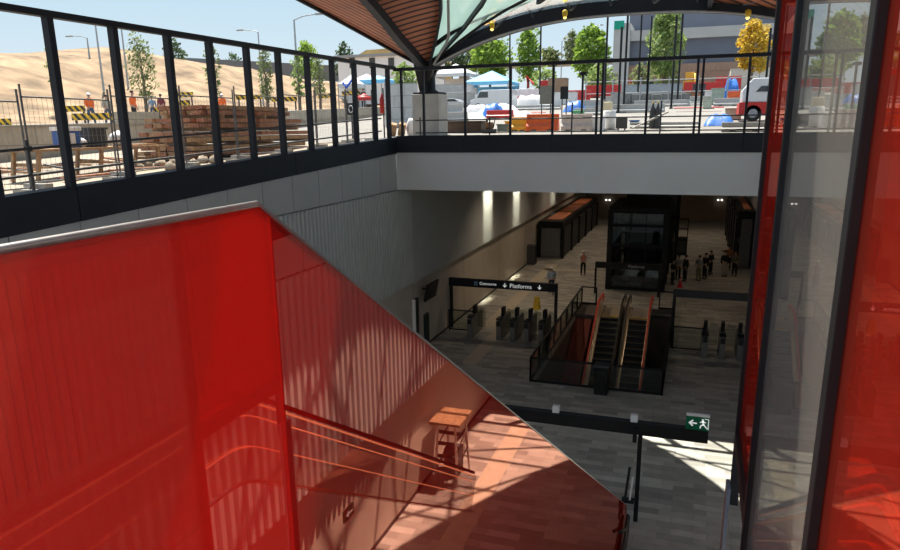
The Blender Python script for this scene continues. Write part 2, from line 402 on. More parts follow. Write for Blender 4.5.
R3L = [(30, -11.3), (28.5, -10.4), (27, -9.65), (26, -9.3), (25, -9.0)]
R4L = [(30, -11.1), (28.7, -9.3), (27.5, -8.15), (26, -7.2), (25, -6.8)]
XA = [(30, -10.9), (29.3, -8.8), (28.7, -6.6), (28.1, -5.4), (25.2, -3.1), (20.7, -0.85), (17.8, 0.1), (YN, 0.5)]
XB = [(30, 0.0), (24.4, 0.55), (21.6, 0.9), (17.4, 1.4), (14, 1.45), (YN, 1.45)]
RGT = [(30, 6.6), (25, 7.8), (20, 8.3), (YN, 8.3)]
CAN = thing('station_canopy', 'vaulted canopy of black steel arches, timber slat soffits and glass over the opening', 'roof', (-11.4, 30, 11.8))
def surf(L, R, y0, y1, n=26, m=10, up=0.12):
    grid = []
    for i in range(n + 1):
        y = y0 + (y1 - y0) * i / n; a = lerp(L, y); c = lerp(R, y)
        grid.append([V((a + (c - a) * j / m, y, rz(a + (c - a) * j / m, y))) for j in range(m + 1)])
    return MB().sheet(grid, 0, (0, 0, up))
surf(EAVE, R2L, 30, YN).build('eave_soffit', TIMB2, CAN)
surf(R2L, R3L, 30, 25.0, 16, 8).build('timber_soffit', TIMB, CAN)
surf(R3L, R4L, 30, 25.0, 16, 6, 0.03).build('frosted_glazing', FG, CAN)
surf(R4L, XA, 30, 25.0, 20, 8, 0.03).build('frosted_glazing', FG, CAN)
surf(R2L, XA, 25.0, YN, 26, 14).build('timber_soffit', TIMB, CAN)
surf(XA, XB, 30, YN, 40, 10, 0.03).build('clear_glazing', RG, CAN)
surf(XB, RGT, 30, YN, 26, 8).build('timber_soffit', TIMB, CAN)
def rib(tab, y0, y1, w, h, name='rib', dz=-0.1, n=18, m=NAVY):
    pts = [V((lerp(tab, y), y, rz(lerp(tab, y), y) + dz)) for y in [y0 + (y1 - y0) * i / n for i in range(n + 1)]]
    MB().flat_path(pts, w, h).build(name, m, CAN)
rib(EAVE, 30, YN, 0.08, 0.22, 'eave_edge', 0.0)
rib(R2L, 30, YN, 0.3, 0.34, 'rib', -0.1); rib(R3L, 30, 25, 0.12, 0.3, 'rib', -0.12); rib(R4L, 30, 25, 0.13, 0.34, 'rib', -0.12)
rib(XA, 28.5, YN, 0.16, 0.3, 'rib', -0.1); rib(XB, 30, YN, 0.16, 0.3, 'rib', -0.1); rib(RGT, 30, YN, 0.2, 0.3, 'rib', -0.05)
rib([(30, -11.25), (28.6, -9.9), (26, -9.0)], 30, 26, 0.1, 0.14, 'grey_rib', -0.34, 10, GREY)
# big arch at the far side
pts = [V((x, 30.1, 12.95 + f_(x) - 0.02)) for x in [-11.45 + 17.5 * i / 40 for i in range(41)]]
MB().flat_path(pts, 0.5, 0.52, (0, 1, 0)).build('arch', NAVY, CAN)
pts = [V((p.x, 29.82, p.z - 0.26)) for p in pts]
MB().flat_path(pts, 0.12, 0.05, (0, 1, 0)).build('arch_edge', GREY, CAN)
# near inner chord + lattice struts between arch and chord
def chord(x): return 12.95 + f_(x) + 0.9 * max(0, 1 - abs((x + 2.75) / 8.75) ** 2) + 0.05
pts = [V((x, 28.8, chord(x))) for x in [-10.6 + 15.6 * i / 34 for i in range(35)]]
MB().flat_path(pts, 0.12, 0.16, (0, 1, 0)).build('inner_chord', BLK, CAN)
xs = [-9.6, -8.3, -6.7, -5.2, -3.6, -2.0, -0.4, 1.2, 2.8, 4.4]
for i, (a, c) in enumerate(zip(xs[:-1], xs[1:])):
    MB().tube((a, 29.9, 12.9 + f_(a) + 0.1), (c, 28.8, chord(c)), 0.05).build('strut', GREY if i % 2 else BLK, CAN)
    MB().tube((c, 29.9, 12.9 + f_(c) + 0.1), (c - 0.25, 28.8, chord(c - 0.25)), 0.045).build('strut', GREY, CAN)
# purlins and diagonals that carry the clear glass
for y in (27.0, 25.2, 23.4, 21.6, 19.8, 18.0, 16.2, 14.4, 12.6, 10.8):
    a, c = lerp(XA, y), lerp(XB, y); n = 8
    MB().flat_path([V((a + (c - a) * i / n, y, rz(a + (c - a) * i / n, y) - 0.06)) for i in range(n + 1)], 0.1, 0.12, (0, 1, 0)).build('purlin', BLK, CAN)
for y0, y1, s in ((30, 25.2, 0), (27, 21.6, 1), (25.2, 19.8, 0), (21.6, 16.2, 1), (19.8, 14.4, 0), (16.2, 10.8, 1)):
    A = lerp(XA if s == 0 else XB, y0); B = lerp(XB if s == 0 else XA, y1); n = 10
    P = [V((A + (B - A) * i / n, y0 + (y1 - y0) * i / n, rz(A + (B - A) * i / n, y0 + (y1 - y0) * i / n) - 0.1)) for i in range(n + 1)]
    MB().path(P, 0.06, 8).build('diagonal', BLK, CAN)
# foot: fan of black plates on the pier
for dx, dy, zt in ((-0.35, -0.5, 13.0), (0.0, -0.6, 13.0), (0.4, -0.5, 13.05), (0.5, 0.1, 13.2), (-0.5, 0.2, 13.0)):
    MB().hexa([V((-11.5, 30.15, 11.78)) + V(q) for q in ((-0.3, 0, 0), (-0.05, 0, 0), (-0.05, 0.2, 0), (-0.3, 0.2, 0))],
              [V((-11.4 + dx, 30.1 + dy, zt)) + V(q) for q in ((-0.12, 0, 0), (0.12, 0, 0), (0.12, 0.2, 0), (-0.12, 0.2, 0))]).build('foot_plate', BLK, CAN)
MB().lathe((-11.4, 30.2, 11.75), [(0.45, 0), (0.45, 0.1), (0.3, 0.2), (0.28, 1.0), (0.36, 1.15)], 12).build('foot_hinge', BLK, CAN)
PR = thing('canopy_pier', 'pale concrete pier carrying the foot of the canopy arch behind the far railing', 'pier', (-11.4, 30.3, ground(30)))
MB().prism([(-12.02, 29.7, 9.85), (-10.78, 29.7, 9.85), (-10.78, 30.9, 9.85), (-12.02, 30.9, 9.85)], (0, 0, 1.9)).build('shaft', LCONC, PR, 0.03)
MB().box(-12.0, -10.8, 29.8, 30.8, 11.75, 11.83).build('bearing_plate', BLK, PR)
PR2 = thing('canopy_pier', 'pale concrete pier at the right end of the canopy arch, hidden by the near posts', 'pier', (6.2, 30.3, ground(30)))
MB().box(5.5, 6.9, 29.7, 30.9, 9.85, 12.4).build('shaft', LCONC, PR2, 0.03)
# festoon lamps under the arch
LAMP = lamp_mat('yellow_lamp', (1.0, 0.75, 0.2), 1.2)
for i, (u, v, lb) in enumerate(((492, 26, 'yellow work lamp under the arch above the first green tree'), (565, 14, 'yellow work lamp under the arch near the middle of the opening'), (748, 14, 'yellow work lamp under the arch above the yellow tree'))):
    p = on_y(u, v, 29.3)
    t = thing('work_lamp', lb, 'lamp', p, 'work lamps under the arch')
    MB().lathe(p, [(0.03, 0.16), (0.1, 0.12), (0.11, 0.0), (0.07, -0.1), (0.02, -0.14)][::-1], 12).build('shade', YEL, t)
    MB().blob(p + V((0, 0, -0.13)), 0.07, 0.07, 0.06).build('bulb', LAMP, t)
    MB().tube(p + V((0, 0, 0.15)), V((p.x, 29.75, 12.95 + f_(p.x) - 0.05)), 0.015).build('bracket', BLK, t)
# ================================================================== near escalator with red glass screens
S = 0.612
REDG = glass_mat('red_glass', (0.95, 0.13, 0.1), 0.5, (1.0, 0.52, 0.42), 0.14, (0.95, 0.06, 0.04))
REDL = glass_mat('red_glass_landing', (0.98, 0.2, 0.16), 0.27, (1.0, 0.45, 0.36), 0.23, (0.92, 0.11, 0.085))
REDR = glass_mat('red_glass_right', (0.92, 0.24, 0.17), 0.14, (1.0, 0.48, 0.38), 0.13, (0.9, 0.13, 0.08))
CLR = glass_mat('clear_pane', (0.72, 0.71, 0.68), 0.12, (0.9, 0.9, 0.88), 0.2, (0.58, 0.54, 0.48))
LX, RX = -1.1, 0.291
def edge(y): return 10.11 if y < 1.6 else 10.11 - S * (y - 1.6)
SC = thing('glass_screen', 'red tinted glass screen down the left side of the near escalator', 'glass screen', (LX, 1.6, 7.6))
def pane(poly, x, t, name, m, par): return MB().prism([(x, y, z) for y, z in poly], (t, 0, 0)).build(name, m, par)
pane([(-1.6, 10.103), (1.6, 10.103), (1.652, edge(1.652) - 0.005), (1.652, 7.3), (-1.6, 7.3)], LX - 0.003, 0.006, 'landing_pane', REDL, SC)
pane([(1.654, edge(1.654) - 0.005), (16.7, edge(16.7) - 0.005), (16.7, 0.05), (15.2, 0.05), (1.654, 6.9)], LX - 0.003, 0.006, 'sloping_pane', REDG, SC)
MB().path([(LX, -1.6, 10.11), (LX, 0.0, 10.11), (LX, 1.6, 10.11)], 0.0095, 14).build('handrail', STEEL, SC)
MB().bar((LX, 1.6, edge(1.6)), (LX, 16.72, edge(16.72)), 0.009, 0.014, 0, (1, 0, 0)).build('edge_trim', STEEL, SC)
MB().box(LX - 0.012, LX + 0.012, 16.68, 16.72, 0.0, 0.88).build('end_trim', STEEL, SC)
# right-hand screen, posts and panes
SR = thing('post_screen', 'screen of black posts with red and clear glass at the right of the near escalator', 'glass screen', (RX, 2.9, 8.4))
PT = 0.046
PY_ = (3.76, 2.93, 1.625, 0.45)
PB = (8.3, 7.52, 7.52, 7.52)
for y, zb, PT_ in zip(PY_, PB, (PT, 0.05, 0.06, PT)): MB().box(RX, RX + PT_, y - PT_, y, zb, 11.6).build('post', BLK, SR, 0.004)
for (a, c), m, n, zb in zip(((3.76, 2.93), (2.93, 1.625), (1.625, 0.45)), (REDR, CLR, REDR), ('red_pane', 'clear_pane', 'red_pane'), (8.72, 7.7, 7.7)):
    y0, y1 = c + 0.002, a - PT - 0.002
    MB().box(RX + 0.02, RX + 0.03, y0, y1, zb, 11.55).build(n, m, SR)
MB().box(RX - 0.02, RX + 0.0, 3.66, 3.78, 7.2, 8.42).build('foot_bracket', mat('blue_grey_metal', (.16, .18, .22), .35, .6), SR)
MB().box(RX, RX + PT, 2.93, 3.72, 8.64, 8.72).build('sill', BLK, SR)
MB().box(RX, RX + PT, 0.4, 3.76, 11.6, 11.66).build('head_rail', BLK, SR)
# balustrade of the neighbouring escalator, seen mirrored in the red glass
BX = 1.2
def rail_z(y): return 8.28 if y < 4.2 else (8.28 - S * (y - 4.46) if y > 4.72 else 8.28 - 0.16 * ((y - 4.2) / 0.52) ** 2)
RB = thing('escalator_balustrade', 'balustrade of the neighbouring escalator beyond the post screen, mirrored in the red glass', 'balustrade', (BX, 4.4, 6.9))
def bent(x, dz): return [V((x, y, rail_z(y) + dz)) for y in [-1.4 + 0.4 * i for i in range(15)] + [4.2 + 0.05 * i for i in range(1, 12)] + [4.9 + 1.0 * i for i in range(0, 7)]]
WARM = mat('warm_steel', (0.9, 0.62, 0.5), 0.25, 1.0)
MB().flat_path(bent(BX, -0.02), 0.05, 0.045).build('handrail', RUB, RB)
STREAK = lamp_mat('streak_glow', (1.0, 0.45, 0.22), 0.6)  # glowing strips added to stand in for bright streaks in the red glass
MB().flat_path(bent(BX - 0.01, -0.075), 0.01, 0.014).build('glow_strip', STREAK, RB)
MB().flat_path(bent(BX - 0.01, -0.2), 0.008, 0.009).build('glow_strip', STREAK, RB)
for dz in (-0.48,): MB().flat_path(bent(BX - 0.01, dz), 0.008, 0.008).build('glow_strip', STREAK, RB)
MB().flat_path(bent(BX, -0.45), 0.012, 0.66).build('glass_panel', glass_mat('clear_balustrade', (0.95, 0.95, 0.95), 0.0, (1, 1, 1), 0.0, (1, 1, 1)), RB)
MB().flat_path(bent(BX, -0.8), 0.03, 0.02).build('deck', WARM, RB)
# the flight itself: landing, steps, truss sides
ES = thing('near_escalator', 'escalator running down from the camera platform between the glass screens', 'escalator', (-0.4, 2, 7.5))
MB().box(LX + 0.02, BX - 0.06, -1.6, 2.2, 7.2, 7.48).build('landing_plate', STEEL, ES)
st = MB(); y, z = 2.2, 7.5
while z > 0.2: st.box(LX + 0.09, RX - 0.05, y, y + 0.335, z - 0.42, z - 0.2); y += 0.327; z -= 0.2
st.build('steps', DGREY, ES)
tr = MB()
for x in (LX + 0.03, RX + 0.0): tr.prism([(x, 1.6, 7.4), (x, 15.2, 0.0), (x, 13.2, 0.0), (x, 1.6, 6.4)], (0.04, 0, 0))
tr.build('truss', BLK, ES)
MB().box(LX + 0.05, RX, 13.4, 14.9, 0.0, 0.02).build('floor_plate', STEEL, ES)
# newel ends at the foot
NW = thing('escalator_newel', 'black newel at the foot of the near escalator behind the red glass tip', 'newel', (-1.0, 16.4, 0))
MB().path([(-1.02, 14.2, 1.6), (-1.02, 15.6, 0.86), (-1.02, 16.3, 0.82), (-1.02, 16.62, 0.6), (-1.02, 16.4, 0.3), (-1.02, 15.8, 0.26)], 0.04, 8).build('handrail', RUB, NW)
MB().box(-1.04, -1.0, 14.6, 16.3, 0.02, 0.78).build('newel_panel', DGREY, NW)
SP = thing('stanchion', 'slim black stanchion with a white strip, standing past the tip of the red glass', 'stanchion', (-1.2, 18.6, 0))
MB().bar((-1.27, 18.5, 0.02), (-1.21, 18.9, 0.85), 0.07, 0.05).build('post', BLK, SP)
MB().bar((-1.14, 18.5, 0.02), (-1.1, 18.75, 0.62), 0.05, 0.02).build('white_strip', WHITE, SP)
MB().box(-1.36, -1.02, 18.35, 18.65, 0, 0.03).build('base', BLK, SP)
# ================================================================== concourse: escalator pair, portals, gates, lift, kiosks, lights
# --- escalator well balustrade
WB = thing('well_railing', 'black framed railing around the sunken escalator pair', 'railing', (-3.3, 34, 0))
def frame_run(a, c, n, h=1.05):
    a, c = V(a), V(c); 
    MB().bar(a + V((0, 0, h)), c + V((0, 0, h)), 0.07, 0.07).build('rail', BLK, WB)
    MB().bar(a + V((0, 0, 0.06)), c + V((0, 0, 0.06)), 0.06, 0.1).build('bottom_rail', BLK, WB)
    for i in range(n + 1):
        p = a + (c - a) * i / n
        MB().box(p.x - 0.035, p.x + 0.035, p.y - 0.035, p.y + 0.035, 0, h).build('post', BLK, WB)
frame_run((WX0, WY0, 0), (WX1, WY0, 0), 2); frame_run((WX0, WY0, 0), (WX0, WY1, 0), 8); frame_run((WX1, WY0, 0), (WX1, WY1, 0), 8)
frame_run((WX0, WY1, 0), (-5.1, WY1, 0), 1); frame_run((-1.5, WY1, 0), (WX1, WY1, 0), 1)
CG = glass_mat('balustrade_glass', (0.75, 0.78, 0.76), 0.04, (1, 1, 1), 0.0, (1, 1, 1))
pn = MB()
for k in range(8):
    y = WY0 + (WY1 - WY0) * k / 8 + 0.06; y2 = WY0 + (WY1 - WY0) * (k + 1) / 8 - 0.06
    for x in (WX0, WX1): pn.box(x - 0.006, x + 0.006, y, y2, 0.14, 1.0)
pn.box(WX0 + 0.05, -3.36, WY0 - 0.006, WY0 + 0.006, 0.14, 1.0).box(-3.27, WX1 - 0.05, WY0 - 0.006, WY0 + 0.006, 0.14, 1.0)
pn.build('glass_panels', CG, WB)
struct(MB().box(WX0 - 0.3, WX0 - 0.02, WY0 - 0.3, WY1 + 0.3, -7.2, -0.2).box(WX1 + 0.02, WX1 + 0.3, WY0 - 0.3, WY1 + 0.3, -7.2, -0.2).box(WX0 - 0.02, WX1 + 0.02, WY0 - 0.3, WY0 - 0.01, -7.2, -0.2).box(WX0 - 0.02, WX1 + 0.02, WY1 + 0.01, WY1 + 0.3, -7.2, -0.2).box(WX0 - .1, -4.75, 38.6, WY1, -0.25, -0.01).box(-4.76, WX1 + 0.1, 40.9, WY1, -0.25, -0.01).box(WX0 - 0.3, WX1 + 0.3, WY0 - 0.3, WY1 + 0.3, -7.4, -7.2).build('trim_11', mat('well_lining', (0.12, 0.1, 0.09), 0.6)))
# --- the two escalators inside it
CREAM = mat('cream_steel', (0.75, 0.62, 0.46), 0.3, 0.4, 0.08, 5)
STEPM = stripe_mat('step_treads', (0.02, 0.02, 0.02), (0.05, 0.05, 0.048), 0.06, 0.5, 'x', 0.5)
NOSE = mat('step_nosing', (0.3, 0.28, 0.2), 0.5)
def make_esc(xc, hw, label, left_rub, right_rub):
    e = thing('escalator', label, 'escalator', (xc, 38.6, 0), 'escalators down to the platforms')
    s = 0.577; y0 = 38.5
    st = MB(); y, z = y0, -0.02
    while y > 27.6:
        st.box(xc - hw, xc + hw, y - 0.42, y, z - 0.5, z - 0.2); st.box(xc - hw, xc + hw, y - 0.425, y - 0.39, z - 0.215, z - 0.195, 1); y -= 0.4; z -= 0.231
    st.build('steps', [STEPM, NOSE], e)
    MB().box(xc - hw, xc + hw, y0, y0 + 2.6, -0.08, 0.012).build('comb_plate', CREAM, e)
    MB().box(xc - hw, xc + hw, y0 - 0.02, y0 + 0.12, 0.0, 0.02).build('comb_teeth', YEL, e)
    for sg, rub in ((-1, left_rub), (1, right_rub)):
        x = xc + sg * (hw + 0.13)
        prof = [(y0 + 1.7, 0.45), (y0 + 1.95, 0.68), (y0 + 1.7, 0.92), (y0 + 0.3, 0.95), (y0 - 0.5, 0.85)] + [(y0 - 0.5 - k, 0.85 - s * k) for k in (2, 4, 6, 8, 10.3)]
        MB().flat_path([(x, a, b) for a, b in prof], 0.09, 0.06).build('handrail', rub, e)
        gl = [(x - 0.012, y0 + 1.7, 0.02), (x - 0.012, y0 + 1.7, 0.88), (x - 0.012, y0 + 0.3, 0.9), (x - 0.012, y0 - 0.5, 0.8), (x - 0.012, y0 - 10.6, 0.8 - s * 10.1), (x - 0.012, y0 - 10.6, -0.2 - s * 10.4), (x - 0.012, y0 - 0.2, -0.1)]
        MB().prism(gl, (0.024, 0, 0)).build('balustrade_panel', CREAM, e)
        dk = [(xc + sg * (hw + 0.085), a, b) for a, b in ((y0 + 1.7, 0.1), (y0, 0.1), (y0 - 0.3, 0.0), (y0 - 10.6, -s * 10.3))]
        MB().flat_path(dk, 0.15, 0.12).build('deck', CREAM, e)
    return e
make_esc(-3.98, 0.5, 'left escalator of the pair, red handrail on its outer side', REDRUB, RUB)
make_esc(-2.46, 0.47, 'right escalator of the pair, red handrail beside the dark wall', RUB, REDRUB)
tk = MB().prism([(WX0 + 0.06, 38.4, -0.2), (WX0 + 0.06, 28.2, -6.2), (WX0 + 0.06, 28.2, -6.8), (WX0 + 0.06, 38.4, -1.2)], (0.9, 0, 0))
struct(tk.build('trim_12', mat('red_cladding', (0.2, 0.05, 0.035), 0.25, 0.3)))
# --- dark bin in front
BN = thing('litter_bin', 'black litter bin against the front rail of the escalator well', 'bin', (-2.98, 26.6, 0))
MB().box(-3.24, -2.72, 26.4, 26.92, 0, 1.15).build('body', BLK, BN, 0.03); MB().box(-3.27, -2.69, 26.37, 26.95, 1.15, 1.22).build('lid', DGREY, BN)
MB().box(-3.14, -2.82, 26.385, 26.40, 0.82, 1.0).build('slot', RUB, BN)

# --- sign portals
def arrow(m, c, s, ang=0, yf=0.0):       # arrow in the x-z plane pointing down when ang=0
    pts = [(-0.08, 0.5), (0.08, 0.5), (0.08, -0.1), (0.3, 0.14), (0.4, 0.02), (0, -0.42), (-0.4, 0.02), (-0.3, 0.14), (-0.08, -0.1)]
    ca, sa = math.cos(ang), math.sin(ang)
    m.prism([(c[0] + s * (x * ca - z * sa), c[1], c[2] + s * (x * sa + z * ca)) for x, z in pts], (0, 0.004, 0))
P1 = thing('sign_portal', 'black portal sign over the left ticket gates reading Platforms', 'portal', (-9, 34, 0))
H1 = MB().box(XL + 0.02, -6.15, 33.9, 34.1, 2.28, 2.7).build('header', BLK, P1)
for x in (-11.78, -6.22): MB().box(x - 0.07, x + 0.07, 33.92, 34.08, 0, 2.28).build('post', BLK, P1)
text_part('sign_text', 'Platforms', 0.3, (-8.6, 33.885, 2.47), (PI / 2, 0, 0), SIGNW, H1)
text_part('sign_text', 'Concourse', 0.2, (-10.2, 33.885, 2.5), (PI / 2, 0, 0), SIGNW, H1)
for ax in (-8.85, -7.05): a = MB(); arrow(a, (ax, 33.885, 2.47), 0.26); a.build('arrow', SIGNW, H1)
MB().box(-10.5, -10.3, 33.885, 33.9, 2.38, 2.6).build('pictogram', mat('sign_blue', (0.15, 0.25, 0.4), 0.5), H1)
P2 = thing('sign_portal', 'black portal sign in front of the lift reading Platforms', 'portal', (-3.6, 44.0, 0))
H2 = MB().box(-5.62, -1.68, 43.95, 44.1, 1.66, 2.05).build('header', BLK, P2)
for x in (-5.58, -1.72): MB().box(x - 0.06, x + 0.06, 43.96, 44.08, 0, 1.66).build('post', BLK, P2)
text_part('sign_text', 'Platforms', 0.26, (-3.6, 43.93, 1.85), (PI / 2, 0, 0), mat('dim_sign_white', (0.5, 0.5, 0.48), 0.5), H2)
P3 = thing('sign_portal', 'black portal over the right ticket gates beyond the well', 'portal', (1.8, 33.7, 0))
MB().box(-0.64, RL - 0.02, 33.6, 33.8, 2.5, 2.84).build('header', mat('portal_blue_black', (0.012, 0.016, 0.028), 0.4), P3)
for x in (-0.56, 4.6): MB().box(x - 0.07, x + 0.07, 33.62, 33.78, 0, 2.5).build('post', BLK, P3)
P4 = thing('sign_portal', 'black portal nearest the camera with exit sign on its beam end', 'portal', (-1, 17.5, 0))
MB().box(-6.2, 0.74, 17.4, 17.62, 2.53, 2.86).build('header', BLK, P4)
for x in (-0.9, -5.9): MB().box(x - 0.055, x + 0.055, 17.44, 17.55, 0, 2.53).build('post', BLK, P4)
for x in (-3.12, -1.08): MB().box(x - 0.09, x + 0.09, 17.42, 17.58, 2.86, 3.05).build('white_sensor', WHITE, P4, 0.01)
MB().box(-1.08, -0.98, 17.3, 17.4, 2.35, 2.75).build('bracket', BLK, P4)
def exit_sign(name, label, c, w, h, face, parent_y=0.1):
    e = thing(name, label, 'exit sign', c)
    x, y, z = c
    if face == 'y':
        gp = MB().box(x, x + w, y, y + 0.08, z, z + h).build('green_panel', GREEN, e)
        MB().box(x, x + w, y - 0.005, y + 0.085, z + h, z + h + 0.06).build('white_cap', WHITE, e)
        k = MB(); arrow(k, (x + w * 0.27, y - 0.006, z + h * 0.5), h * 0.62, -PI / 2)
        k.build('arrow', SIGNW, gp)
        r = MB(); X = x + w * 0.72; Z = z + h * 0.5; q = h
        def seg(a, b, t): r.bar((X + a[0] * q, y - 0.004, Z + a[1] * q), (X + b[0] * q, y - 0.004, Z + b[1] * q), t * q, 0.004, 0, (0, 1, 0))
        r.lathe((X - 0.02 * q, y - 0.004, Z + 0.3 * q), [(0.07 * q, -0.05 * q), (0.07 * q, 0.05 * q)], 8)
        seg((-0.02, 0.2), (0.05, -0.05), 0.13); seg((0.05, -0.05), (-0.14, -0.15), 0.09); seg((-0.14, -0.15), (-0.16, -0.36), 0.08)
        seg((0.05, -0.05), (0.18, -0.2), 0.09); seg((0.18, -0.2), (0.3, -0.34), 0.07); seg((-0.02, 0.18), (-0.2, 0.08), 0.07); seg((0.0, 0.18), (0.2, 0.1), 0.07)
        seg((0.36, 0.36), (0.36, -0.4), 0.06); seg((0.36, 0.36), (0.1, 0.38), 0.05)
        r.build('running_figure', SIGNW, gp)
    else:
        MB().box(x - 0.04, x, y, y + w, z, z + h).build('green_panel', GREEN, e)
        k = MB().prism([(x - 0.045, y + 0.08, z + h * .5), (x - 0.045, y + 0.2, z + h * .8), (x - 0.045, y + 0.2, z + h * .2)], (0.004, 0, 0)); k.box(x - 0.045, x - 0.041, y + 0.2, y + w - 0.08, z + h * .42, z + h * .58)
        k.build('arrow', SIGNW, e)
    return e
exit_sign('exit_sign', 'green running-man exit sign with left arrow on the near portal beam', (0.19, 17.42, 2.86), 0.56, 0.36, 'y')
exit_sign('exit_sign', 'small green exit sign on the sunlit right wall, mirrored in the red glass', (RU - 0.06, 11.6, 2.3), 0.45, 0.26, 'x')
# --- ticket gates
def gate():
    g = thing('ticket_gate', '', 'ticket gate', (0, 0, 0), 'ticket gates')
    MB().prism([(-0.13, -0.95, 0), (-0.13, -1.02, 0.95), (-0.13, -0.8, 1.08), (-0.13, 0.8, 1.08), (-0.13, 1.02, 0.95), (-0.13, 0.95, 0)], (0.26, 0, 0)).build('cabinet', mat('gate_steel', (0.24, 0.24, 0.23), 0.4, 0.5), g, 0.02)
    MB().box(-0.14, 0.14, -0.95, -0.5, 1.06, 1.12).build('reader_top', BLK, g)
    MB().box(-0.1, 0.1, -1.03, -0.99, 0.75, 0.98).build('display', RUB, g)
    MB().prism([(0.13, -0.25, 0.3), (0.13, 0.0, 1.3), (0.13, 0.25, 1.3), (0.13, 0.25, 0.3)], (0.5, 0, 0)).add([], []).build('flap', CG, g) if False else MB().prism([(0.13, 0.0, 0.35), (0.55, 0.0, 0.35), (0.55, 0.0, 1.35), (0.2, 0.0, 1.45), (0.13, 0.0, 1.2)], (0, 0.012, 0)).build('glass_flap', CG, g)
    MB().box(-0.08, 0.08, -0.2, 0.2, 1.08, 1.5).build('sensor_post', BLK, g)
    return g
g0 = gate()
xs = (-10.25, -8.75, -8.05, -7.35, -6.62); nm = ('first', 'second', 'third', 'fourth', 'fifth')
for i, x in enumerate(xs):
    lb = 'steel ticket gate in the left bank, %s from the left wall' % nm[i]
    if i == 0: g0.location = (x, 33.3, 0); g0['label'] = lb
    else: dup(g0, (x, 33.3, 0), 0, lb)
for i, x in enumerate((0.9, 1.65, 2.4, 3.15)):
    dup(g0, (x, 33.4, 0), 0, 'steel ticket gate in the right bank, %s from the escalator well' % nm[i])
for x, w, lb in ((-11.05, 1.3, 'dark barrier frame between the left wall and the first ticket gate'), (0.15, 1.3, 'dark barrier frame between the escalator well and the right ticket gates')):
    f = thing('barrier_frame', lb, 'barrier', (x, 33.4, 0))
    for xx in (x - w / 2, x + w / 2): MB().box(xx - 0.03, xx + 0.03, 33.37, 33.43, 0, 1.15).build('upright', BLK, f)
    for z in (0.08, 1.12): MB().box(x - w / 2, x + w / 2, 33.38, 33.42, z - 0.03, z + 0.03).build('rail', BLK, f)
    MB().box(x - w / 2 + 0.03, x + w / 2 - 0.03, 33.395, 33.405, 0.12, 1.08).build('infill_glass', CG, f)
# --- lift
LF = thing('lift_shaft', 'black framed glass lift standing beyond the escalators', 'lift', (-3.2, 48, 0))
lx0, lx1, ly0, ly1, lh = -4.95, -1.55, 45.5, 51.5, 5.15
for x in (lx0, lx1):
    for y in (ly0, 48.4, ly1): MB().box(x - 0.16, x + 0.16, y - 0.14, y + 0.14, 0, lh).build('column', BLK, LF)
for z in (0.12, 1.55, 2.9, 4.2, 5.05):
    f = MB()
    for y in (ly0, ly1): f.box(lx0, lx1, y - 0.1, y + 0.1, z - 0.09, z + 0.09)
    for x in (lx0, lx1): f.box(x - 0.1, x + 0.1, ly0, ly1, z - 0.09, z + 0.09)
    f.build('ring_beam', BLK, LF)
MB().box(lx0 - 0.1, lx1 + 0.1, ly0 - 0.1, ly1 + 0.1, lh, lh + 0.18).build('roof_plate', BLK, LF)
LG = glass_mat('lift_glass', (0.38, 0.42, 0.43), 0.08, (0.8, 0.85, 0.9), 0.1, (0.12, 0.13, 0.14))
for i in range(3):
    w = (lx1 - lx0 - 0.32) / 3; x = lx0 + 0.16 + w * i
    MB().box(x + 0.02, x + w - 0.02, ly0 - 0.01, ly0 + 0.01, 0.2, 5.0).build('glass_front', LG, LF)
for x in (lx0, lx1): MB().box(x - 0.01, x + 0.01, ly0 + 0.1, ly1 - 0.1, 0.2, 5.0).build('glass_side', LG, LF)
LC = MB().box(-4.2, -2.3, 47.2, 49.2, 0.15, 2.5).build('car', mat('lift_car', (0.1, 0.1, 0.1), 0.4, 0.5), LF)
MB().box(-4.0, -2.5, 47.17, 47.19, 0.25, 2.3).build('car_door', mat('lift_door', (0.25, 0.25, 0.25), 0.3, 0.9), LC)
L2 = thing('steel_gantry', 'taller black steel gantry directly behind the glass lift', 'gantry', (-3, 56, 0))
for x in (-4.75, -1.1):
    MB().box(x - 0.14, x + 0.14, 55.3, 55.6, 0, 5.75).build('column', BLK, L2)
for z in (3.6, 5.7): MB().box(-4.9, -0.95, 55.3, 55.6, z - 0.15, z + 0.15).build('beam', BLK, L2)
MB().box(-4.6, -1.25, 55.42, 55.46, 0.05, 5.5).build('dark_panel', mat('dark_glass_panel', (0.015, 0.016, 0.017), 0.2), L2)
